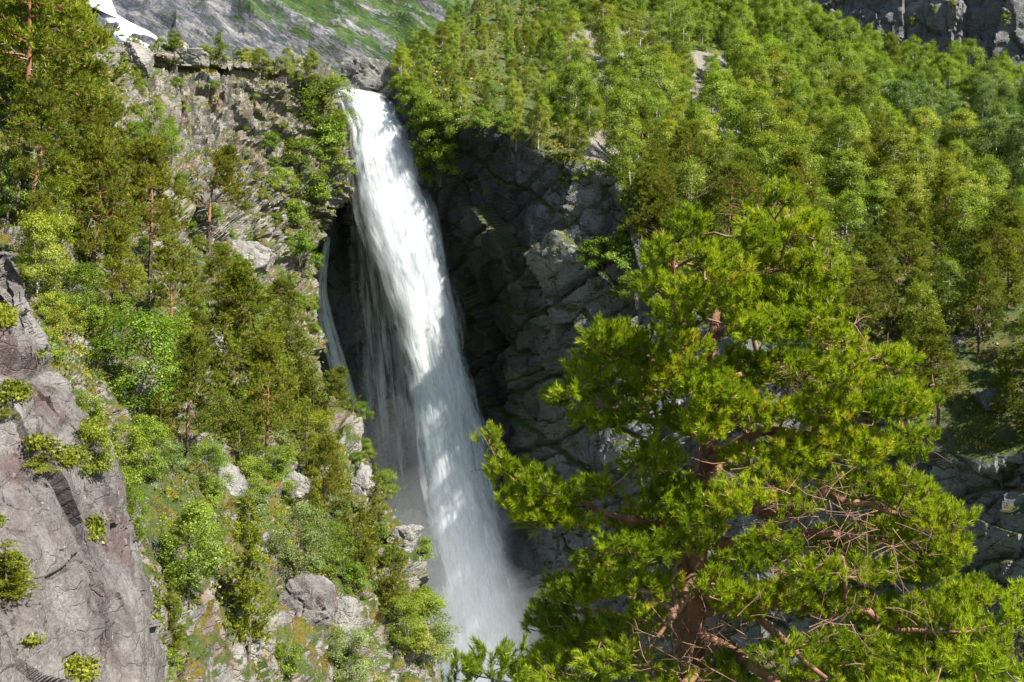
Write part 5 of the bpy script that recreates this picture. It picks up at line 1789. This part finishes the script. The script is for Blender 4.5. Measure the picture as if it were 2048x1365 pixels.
def big_pine():
    rng = np.random.RandomState(77)
    base = at(1398, 1900, DP)
    root = bpy.data.objects.new('pine_tree', None)
    COL.objects.link(root)
    root.location = base
    tag(root, 'huge gnarled pine in the right foreground with bright yellow green needles', 'pine')
    B = np.array(base)
    conv = lambda L: [(*(np.array(at(p[0], p[1], DP)) + np.array([0, p[2] * (1 - .6 * float(sst(p[0], 1600, 1800))), 0]) - B), p[3]) for p in L]
    trunks = [conv(TR)] + [conv(l) for l in LIMBS]
    T, D, tone, dens = [], [], [], []
    allp = np.concatenate([np.array(t)[:, :3] for t in trunks])
    for (px, py, rx, ry) in PADS:
        s = KPX * DP
        w = np.clip(1 - abs(px - 1450) / 620.0, 0.15, 1)
        for dep in (-1, 1):
            dy = dep * rng.uniform(0.5, 3.2) * w if px > 1230 else -0.9 + dep * rng.uniform(0.1, 0.7)
            if dep > 0:
                px_, py_ = px + rng.normal() * 18, py + rng.normal() * 12
            else:
                px_, py_ = px, py
            Yc = DP + dy
            c = np.array(at(px_, py_, Yc)) - B
            rad = np.array([rx * s * 1.0, rx * s * 0.75, ry * s * 0.85])
            if dep > 0 and rng.uniform() < .15:
                continue
            n = int(46 * (rx * ry / 1900.0) ** 0.8) + 5
            q = sphere_pts(rng, n * 3, c, rad, 0.25)
            kp = [0]
            for a_ in range(1, len(q)):
                if len(kp) < n and ((q[kp] - q[a_]) ** 2).sum(1).min() > .175 ** 2:
                    kp.append(a_)
            q = q[kp]
            n = len(q)
            T.append(q)
            j = np.argmin(((allp - c) ** 2).sum(1))
            o = q - (allp[j] * 0.5 + c * 0.5 - np.array([0, 0, 0.35]))
            o /= np.linalg.norm(o, axis=1)[:, None]
            o[:, 2] += 0.75
            D.append(o)
            tone.append(np.clip(rng.uniform(.22, .72) + rng.normal(size=n) * .17, 0, .93))
    T, D, tone = np.concatenate(T), np.concatenate(D), np.concatenate(tone)
    pos, par, r0, tips, n0 = grow(trunks, T, rng, k=0.22, jit=0.16, seg=6, sag=-0.05, wig=.30)
    rad = radii(pos, par, r0, n0, tip=0.0095, e=2.2)
    V, Q = tubes(pos, par, rad, keep=np.arange(len(pos)) < n0, thick=.03)
    # knobbly bark
    V = V + 0.018 * fbm(V / 0.16, 3)[:, None] * rng.normal(size=(1, 3))
    parts = []
    parts.append(('trunk', np_mesh('pine_tree_trunk', V, quads=Q, smooth=True), M['big_bark']))
    # bare dead twigs inside the crown
    P2, pr, R2 = [], [], []
    inner = np.arange(30, n0)
    for k in range(610):
        if k < 300:
            i = rng.choice(inner)
            p0 = pos[i]
        else:   # tangles of bare twigs that show in the gaps
            cx, cyy, sx, sy, dd = [(1650, 1010, 70, 32, -1.7), (1700, 1050, 80, 25, -1.5), (1640, 745, 45, 20, -.8), (1640, 1130, 80, 25, -1.5), (1330, 1310, 60, 30, -1.6), (1600, 1260, 90, 40, -1.8), (1460, 960, 60, 30, -1.2)][k % 7]
            p0 = np.array(at(cx + rng.normal() * sx, cyy + rng.normal() * sy, DP + dd + rng.normal() * .5)) - B
        v = rng.normal(size=3) * np.array([1, .7, .6])
        v /= np.linalg.norm(v)
        L = rng.uniform(.3, 1.1)
        b = len(P2)
        P2.append(p0); pr.append(-1); R2.append(.011)
        q = p0
        bend = rng.normal(size=3) * .18
        for s in range(1, 6):
            v = v + bend * .3 + rng.normal(size=3) * .13
            v /= np.linalg.norm(v)
            q = q + v * L / 5
            P2.append(q); pr.append(b + s - 1); R2.append(.011 * (1 - s / 6.0))
            if s in (2, 3) and rng.uniform() < .6:
                w = v + rng.normal(size=3) * .7
                w /= np.linalg.norm(w)
                P2.append(q + w * L * .3); pr.append(len(P2) - 2); R2.append(.004)
                # keep the chain's own parent
                pr[-1] = len(P2) - 2
    # chain parents were recorded by position, rebuild simply
    P2 = np.array(P2)
    pr = np.array(pr)
    ln = np.linalg.norm(P2 - P2[np.maximum(pr, 0)], axis=1)
    pr[(ln > .8)] = -1
    V, Q = tubes(pos, par, rad, keep=np.arange(len(pos)) >= n0, thick=.03)
    dv, dq = tubes(P2, pr, np.array(R2), thick=.5, base=len(V))
    parts.append(('branches', np_mesh('pine_tree_branches', np.concatenate([V, dv]), quads=np.concatenate([Q, dq]), smooth=True), M['twig']))
    per = 3
    C = np.repeat(T, per, 0) + rng.normal(size=(len(T) * per, 3)) * .055
    DD = np.repeat(D, per, 0) + rng.normal(size=(len(T) * per, 3)) * .55
    tn = np.repeat(tone, per) + rng.normal(size=len(C)) * .08
    tn = np.clip(tn, 0, .95)
    tn[rng.uniform(size=len(tn)) < .006] = 1.0
    nv, nt, na = tufts(rng, C, DD, 56, .16, .13, .0145, tn, .8)
    parts.append(('needles', np_mesh('pine_tree_needles', nv, tris=nt, attr=na), M['bigpine']))
    print('big pine shoots', len(C))
    for nm, me, mt in parts:
        o = link(nm, me, mt)
        o.parent = root


big_pine()


def sapling(name, px, py, Y, hpx, label, pts, seed, tonek=.5, n_each=5):
    rng = np.random.RandomState(seed)
    base = np.array(at(px, py, Y))
    root = bpy.data.objects.new(name, None)
    COL.objects.link(root)
    root.location = base
    tag(root, label, 'pine')
    s = KPX * Y
    top = np.array([0, 0, hpx * s])
    trunk = [(0, 0, -.4, .035), (0.02, 0, top[2] * .5, .025), (0, 0, top[2], .008)]
    T = np.array([np.array(at(a, b, Y + rng.normal() * .35)) - base for a, b in pts])
    T = np.repeat(T, n_each, 0) + rng.normal(size=(len(T) * n_each, 3)) * .10
    pos, par, r0, tips, n0 = grow([trunk], T, rng, k=.3, jit=.06, seg=5, sag=.06)
    r = radii(pos, par, r0, n0, tip=.006)
    V, Q = tubes(pos, par, r, thick=.02)
    link('trunk', np_mesh('sapling_stem', V, quads=Q, smooth=True), M['dark_bark']).parent = root
    D = T - np.array([0, 0, 1]) * 0
    D = rng.normal(size=T.shape) * .5 + np.array([0, -.1, 1.0]) + np.sign(T[:, :1]) * np.array([[.4, 0, 0]])
    C = np.repeat(T, 2, 0) + rng.normal(size=(len(T) * 2, 3)) * .05
    nv, nt, na = tufts(rng, C, np.repeat(D, 2, 0), 50, .20, .12, .017, np.clip(tonek + rng.normal(size=len(C)) * .1, 0, .9), .8)
    link('needles', np_mesh('sapling_needles', nv, tris=nt, attr=na), M['bigpine']).parent = root


sapling('young_pine', 2030, 1480, 15, 290, 'fresh green young pine at the bottom right corner',
        [(2030, 1200), (2005, 1235), (2050, 1240), (1985, 1270), (2040, 1275), (2075, 1265), (1960, 1310), (2000, 1320), (2060, 1320), (2090, 1310), (1940, 1345), (1975, 1360), (2030, 1360), (2085, 1365), (1930, 1385), (2010, 1400)], 5, .6)
sapling('young_pine', 985, 1470, 17, 130, 'small dark pine top at the bottom edge in front of the mist',
        [(925, 1345), (950, 1318), (940, 1360), (985, 1340), (1005, 1318), (1015, 1345), (965, 1350), (1030, 1330), (915, 1365), (1040, 1360), (990, 1372)], 6, .12, 4)
print('faces', sum(len(m.polygons) for m in bpy.data.meshes), 'objects', len(bpy.data.objects))
